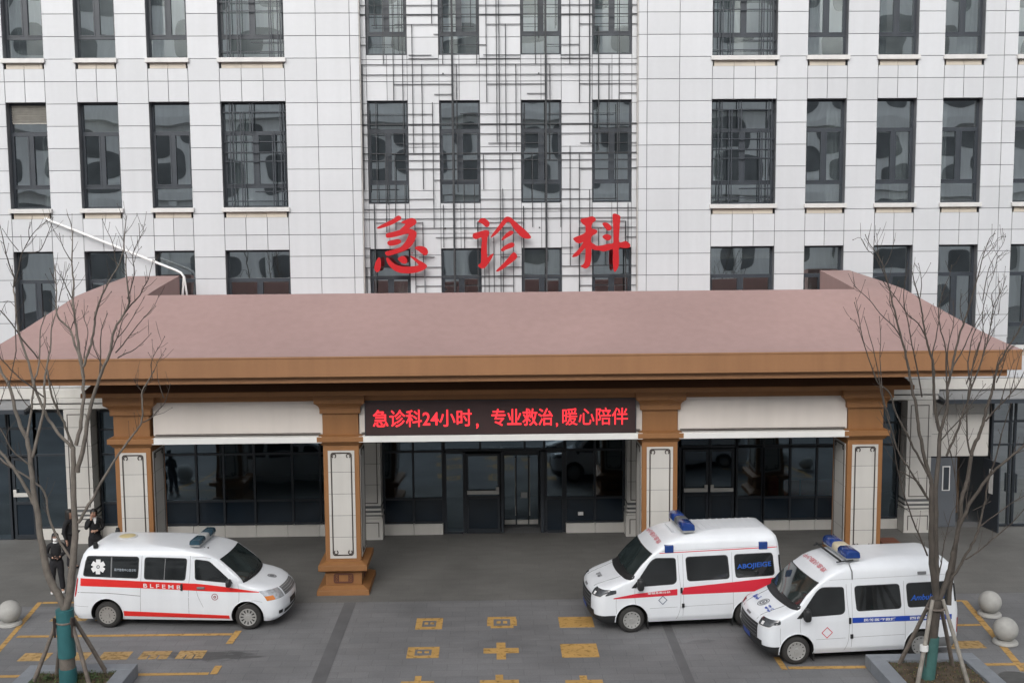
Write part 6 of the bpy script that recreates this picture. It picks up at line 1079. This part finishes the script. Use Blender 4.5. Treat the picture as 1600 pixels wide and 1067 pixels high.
supports(base, at, [(-8.56,-10.5),(-7.40,-10.62),(-7.36,-9.86),(-8.3,-9.95)], 1.22, 'dark wooden poles propping the teal banded tree on the left', [M['pole']], 1.18)
o, at, base = tree(TREE_B, 'bare dark tree with teal wrapped foot beside the blue striped van', [(-.05,.80)], M['teal_dark'], M['bark_dark'], 9, [])
supports(base, at, [(7.80,-10.02),(7.78,-11.0),(8.80,-10.18),(8.72,-11.05)], 1.42, 'pale weathered poles propping the dark tree on the right', [M['pole'], M['pole_pale']], 1.34, plate=True)
m = MB(); m.lathe([(.0001,.010),(.33,.010),(.345,.008),(.345,.0)], n=40)
for i in range(-4, 5):
    w_ = (.31**2-(i*.065)**2)**.5; m.box(-w_, w_, i*.065-.008, i*.065+.008, .0095, .014)
tag(m.build('manhole_cover', mat('cast iron cover', (.085,.085,.082), .6, .15, 6), None, loc=(9.93,-10.42,0)), 'round dark manhole cover in the paving beside the right planter', 'manhole cover')
t = empty('low_bench', (10.72,-2.1,0)); tag(t, 'low reddish brown bench board on the ground behind the blue striped van', 'bench')
m = MB(); m.box(-.27, .22, -1.0, .72, .10, .15); m.build('board', mat('red brown board', (.20,.075,.045), .6, .1), t, bevel=.01)
m = MB(); m.box(-.25, -.19, -.98, .70, 0, .10); m.box(.14, .20, -.98, .70, 0, .10); m.build('skid', M['frame'], t)
# ------------------------------------------------------------------ people
M['skin'] = mat('skin', (.42,.25,.18), .55, .06, 20)
M['hair'] = mat('black hair', (.012,.010,.009), .5, .15, 20)
M['black_cloth'] = mat('black cloth', (.012,.012,.014), .9, .2, 8)
M['dark_trouser'] = mat('dark trousers', (.014,.014,.017), .9, .2, 8)
M['white_cloth'] = mat('white cloth', (.66,.66,.66), .85, .05, 8)
M['shoe'] = mat('white shoe', (.62,.62,.61), .6, .05, 8)
M['phone'] = mat('phone', (.03,.02,.02), .3, 0)
M['eye'] = mat('eye', (.02,.015,.012), .3, 0); M['lip'] = mat('lip', (.33,.12,.10), .5, 0)
def skin(nodes, edges, name, mt, parent, sub=1):
    """nodes: name -> (x,y,z,r[,ry])"""
    ks = list(nodes); ix = {k: i for i, k in enumerate(ks)}
    me = bpy.data.meshes.new(name); me.from_pydata([nodes[k][:3] for k in ks], [(ix[a], ix[b]) for a, b in edges], [])
    o = bpy.data.objects.new(name, me); COL.objects.link(o); o.parent = parent
    md = o.modifiers.new('skin', 'SKIN'); md.use_smooth_shade = True
    for k, sv in zip(ks, me.skin_vertices[0].data): r = nodes[k][3:]; sv.radius = (r[0], r[-1]); sv.use_root = False
    me.skin_vertices[0].data[0].use_root = True
    s = o.modifiers.new('sub', 'SUBSURF'); s.levels = sub; s.render_levels = sub
    bpy.context.view_layer.update(); m2 = bpy.data.meshes.new_from_object(o.evaluated_get(bpy.context.evaluated_depsgraph_get()))
    o.modifiers.clear(); o.data = m2; m2.name = name; m2.materials.clear(); m2.materials.append(mt)
    for p in m2.polygons: p.use_smooth = True
    return o
def person(loc, rz, H, lab, pose):
    """faces local -Y; H metres tall"""
    o = empty('person', loc, rz); tag(o, lab, 'person', 'people standing by the left pilaster'); k = H/1.65
    hd = Vector(pose.get('head', (0,0)) + (0,)); tw = pose.get('twist', 0)
    N = {'pelvis': (0,0,.90,.10,.08), 'belly': (0,0,1.04,.10,.08), 'chest': (0,0,1.20,.135,.10), 'collar': (0,.01,1.34,.10,.07), 'neck': (0,.012,1.40,.047), 'jaw': (hd.x*.5,-.008,1.475,.058,.062), 'head': (hd.x,.005,1.555,.074,.09), 'crown': (hd.x,.012,1.60,.058,.07)}
    Ed = [('pelvis','belly'),('belly','chest'),('chest','collar'),('collar','neck'),('neck','jaw'),('jaw','head'),('head','crown')]
    for s, n in ((-1,'l'),(1,'r')):
        st = pose.get('step', .0)*s
        N['hip'+n] = (s*.075,0,.84,.06); N['knee'+n] = (s*.095+st*.3,-.015,.46,.056); N['ankle'+n] = (s*.10+st,.02,.08,.038); N['toe'+n] = (s*.11+st,-.12,.035,.032)
        Ed += [('pelvis','hip'+n),('hip'+n,'knee'+n),('knee'+n,'ankle'+n),('ankle'+n,'toe'+n)]
        sh, el, wr = pose['arm'+n]
        N['sh'+n] = (s*.165,.01,1.325,.052); N['el'+n] = (*el,.040); N['wr'+n] = (*wr,.027)
        W_, E2 = Vector(wr), Vector(el); d = (W_-E2).normalized() if 'hand'+n not in pose else Vector(pose['hand'+n]).normalized()
        pal = W_+d*.055; N['palm'+n] = (*pal,.030,.017); Ed += [('collar','sh'+n),('sh'+n,'el'+n),('el'+n,'wr'+n),('wr'+n,'palm'+n)]
        side = d.cross(Vector((0,-1,.2))); side = side.normalized() if side.length > .1 else Vector((1,0,0)); nrm = side.cross(d).normalized()
        for f, (off, ln) in enumerate(((-.027,.060),(-.009,.072),(.009,.068),(.026,.052))):
            b = pal+side*off+d*.025; c1 = b+d*ln*.5-nrm*.006; c2 = c1+(d*.8-nrm*.6).normalized()*ln*.5
            N[f'f{n}{f}a'] = (*c1,.0085); N[f'f{n}{f}b'] = (*c2,.0075); Ed += [('palm'+n, f'f{n}{f}a'), (f'f{n}{f}a', f'f{n}{f}b')]
        t1 = pal-side*.04-d*.02; t2 = t1-side*.012+d*.032; N[f't{n}a'] = (*t1,.0105); N[f't{n}b'] = (*t2,.0085); Ed += [('palm'+n, f't{n}a'), (f't{n}a', f't{n}b')]
    sc = lambda D: {q: tuple(c*k for c in v) for q, v in D.items()}
    skin(sc(N), Ed, 'body', M['skin'], o, 2)
    hx = hd.x
    # face
    fz = 1.545
    m = MB()
    for s in (-1, 1): m.lathe([(.0001,-.006),(.011,-.003),(.011,.003),(.0001,.006)], ((hx+s*.030)*k, -.083*k, fz*k), 8, 'y')
    m.build('eyes', M['eye'], o); m = MB(); m.frustum(((hx-.008)*k,(hx+.008)*k,-.098*k,-.075*k), ((hx-.005)*k,(hx+.005)*k,-.09*k,-.075*k), 1.505*k, 1.545*k); m.build('nose', M['skin'], o, smooth=60)
    if pose.get('mask'):
        m = MB(); m.grid(lambda a, b: ((hx+.064*math.sin(a))*k, (-.012-.082*math.cos(a)-.008*math.sin(b*3.14))*k, (1.448+.075*b)*k), [-1.35+2.7*i/10 for i in range(11)], [i/5 for i in range(6)]); m.build('face_mask', M['white_cloth'], o, smooth=60)
    else:
        m = MB(); m.lathe([(.0001,-.004),(.020,0),(.0001,.004)], (hx*k, -.078*k, 1.475*k), 10, 'y'); m.build('mouth', M['lip'], o)
    # hair
    m = MB(); ln = pose.get('hair', .16); n, q = 12, 20
    def hp(a, b):
        top = 1.57; 
        if b < .5:
            e = b/.5*1.5708; rr = math.sin(e); z = top+.082*math.cos(e)
        else: rr = 1+.06*math.sin((b-.5)*6); z = top-(b-.5)*2*ln
        x = .090*rr*math.sin(a); y = .012+.108*rr*math.cos(a)
        return ((hx+x)*k, (y+.01)*k, z*k)
    m.grid(hp, [-2.05+4.1*i/q for i in range(q+1)], [j/n for j in range(n+1)]); m.grid(hp, [2.05+2.18*i/6 for i in range(7)], [.48*j/6 for j in range(7)]); h_ = m.build('hair', M['hair'], o, smooth=70)
    # clothes
    C = {'pelvis': (0,0,pose.get('hem',.76),.205,.155), 'belly': (0,0,1.02,.142,.115), 'chest': (0,.0,1.20,.158,.122), 'collar': (0,.012,1.335,.115,.085), 'nk': (0,.014,1.385,.060,.056)}
    Ce = [('pelvis','belly'),('belly','chest'),('chest','collar'),('collar','nk')]
    if pose.get('coat'): C['low'] = (0,.01,pose['coat'],.20,.15); Ce = [('low','pelvis')]+Ce
    for s, n in ((-1,'l'),(1,'r')):
        C['sh'+n] = (s*.172,.01,1.315,.072); C['el'+n] = (*pose['arm'+n][1],.060); w_ = Vector(pose['arm'+n][2]); e_ = Vector(pose['arm'+n][1]); C['wr'+n] = (*(w_+(e_-w_)*.06),.043)
        Ce += [('collar','sh'+n),('sh'+n,'el'+n),('el'+n,'wr'+n)]
    skin(sc(C), Ce, 'coat' if pose.get('coat') else 'jacket', M['black_cloth'], o, 2)
    T = {'w': (0,0,1.0,.15,.12), 'p': (0,.0,.90,.165,.13)}; Te = [('w','p')]
    for s, n in ((-1,'l'),(1,'r')):
        st = pose.get('step', .0)*s; T['h'+n] = (s*.088,0,.78,.115); T['k'+n] = (s*.098+st*.3,-.012,.46,.078); T['a'+n] = (s*.104+st,.015,.09,.074); Te += [('p','h'+n),('h'+n,'k'+n),('k'+n,'a'+n)]
    skin(sc(T), Te, 'trousers', M['white_cloth'] if pose.get('white_trousers') else M['dark_trouser'], o, 2)
    for s in (-1, 1):
        st = pose.get('step', .0)*s; q = {'a': (s*.104+st,.045,.045,.042,.045), 'b': (s*.108+st,-.03,.045,.044,.045), 'c': (s*.112+st,-.125,.036,.040,.034)}; skin(sc(q), [('a','b'),('b','c')], 'shoe', M['shoe'] if pose.get('white_shoes', True) else M['rubber'], o, 2)
    if pose.get('collar', True) == 'neck':
        m = MB(); m.lathe([(.068*k,1.37*k),(.060*k,1.42*k),(.064*k,1.425*k),(.080*k,1.368*k)], (0,.008*k,0), 16); m.build('shirt_collar', M['white_cloth'], o, smooth=50)
    elif pose.get('collar', True):
        m = MB(); m.lathe([(.066*k,1.375*k),(.058*k,1.415*k),(.064*k,1.418*k),(.078*k,1.37*k)], (0,.010*k,0), 16); m.add([(-.045*k,-.075*k,1.385*k),(.045*k,-.075*k,1.385*k),(.012*k,-.128*k,1.26*k),(-.012*k,-.128*k,1.26*k)], [(0,1,2,3)]); m.build('shirt_collar', M['white_cloth'], o, smooth=50)
    if pose.get('phone'):
        p_ = Vector(pose['phone'])*k; m = MB(); m.box(p_.x-.075*k, p_.x+.075*k, p_.y-.010, p_.y+.004, p_.z-.035*k, p_.z+.035*k); tag(m.build('mobile_phone', M['phone'], None), 'dark phone held in both hands by the woman nearest the van', 'phone').matrix_world = Matrix.Translation(loc) @ Matrix.Rotation(rz, 4, 'Z')
    return o
person((-10.36,-4.62,0), R_(22), 1.47, 'person in black with white mask, arms bent, holding a phone in both hands',
  dict(arml=(0,(-.235,.03,1.10),(-.075,-.20,1.03)), armr=(0,(.235,.03,1.10),(.075,-.20,1.03)), handl=(1,-.25,.0), handr=(-1,-.25,.0), mask=True, collar='neck', hair=.17, step=.03, phone=(0,-.225,1.035)))
person((-10.72,-2.75,0), R_(75), 1.57, 'person in a long black coat with long dark hair, half behind the trunk',
  dict(arml=(0,(-.24,.04,1.08),(-.22,-.02,.84)), armr=(0,(.24,.04,1.08),(.22,-.02,.84)), hair=.24, coat=.42, hem=.85, collar=False, white_shoes=False))
person((-10.13,-2.70,0), R_(28), 1.56, 'person in black jacket over white shirt, one hand raised to the cheek',
  dict(arml=(0,(-.23,-.06,1.12),(-.085,-.10,1.40)), armr=(0,(.225,.02,1.10),(.02,-.19,1.08)), handl=(.15,.02,1), handr=(-1,-.1,.05), hair=.15, white_trousers=False))
# ------------------------------------------------------------------ the block across the plaza (seen mirrored in the panes)
O = empty('facing_building', (0,-78,0)); tag(O, 'white block across the plaza with rounded dark openings, mirrored in the panes', 'building')
M['white_block'] = mat('white render', (.80,.80,.79), .6, .05, .4, streak=.1)
m = MB(); m.box(-58, 62, -10, 0, 0, 40); m.box(-58, 62, .002, .9, 11.6, 12.6); m.box(-58, 62, .002, .9, 19.4, 20.2); m.build('wall', M['white_block'], O)
def oval(a, b):
    m = MB(); n = 32; m.poly([(a*math.copysign(abs(math.cos(2*math.pi*i/n))**.55, math.cos(2*math.pi*i/n)), b*math.copysign(abs(math.sin(2*math.pi*i/n))**.55, math.sin(2*math.pi*i/n))) for i in range(n)], lambda u, v, h: (u, h, v), .06); return m
o1 = oval(1.7, 1.35).build('window', mat('recessed opening', (.16,.165,.17), .5, .3, .6), O, loc=(0,.005,0)); k = 0
for j, z in enumerate((2.2,6.1,9.6,14.6,17.6,22.6,27.0,31.6,36.4)):
    for i in range(22):
        x = -54+i*5.2+(1.3 if j % 2 else 0)+rnd.uniform(-.3,.3)
        c = o1 if k == 0 else dup(o1, O); c.location = (x, .005, z); c.scale = (rnd.choice((.7,1,1.25)), 1, rnd.choice((.8,1,1.1))); k += 1
for i in range(12):
    x = -50+i*9.4; mm = MB(); mm.box(x-.35, x+.35, .002, .95, 0, 11.5); mm.build('pier', M['white_block'], O)
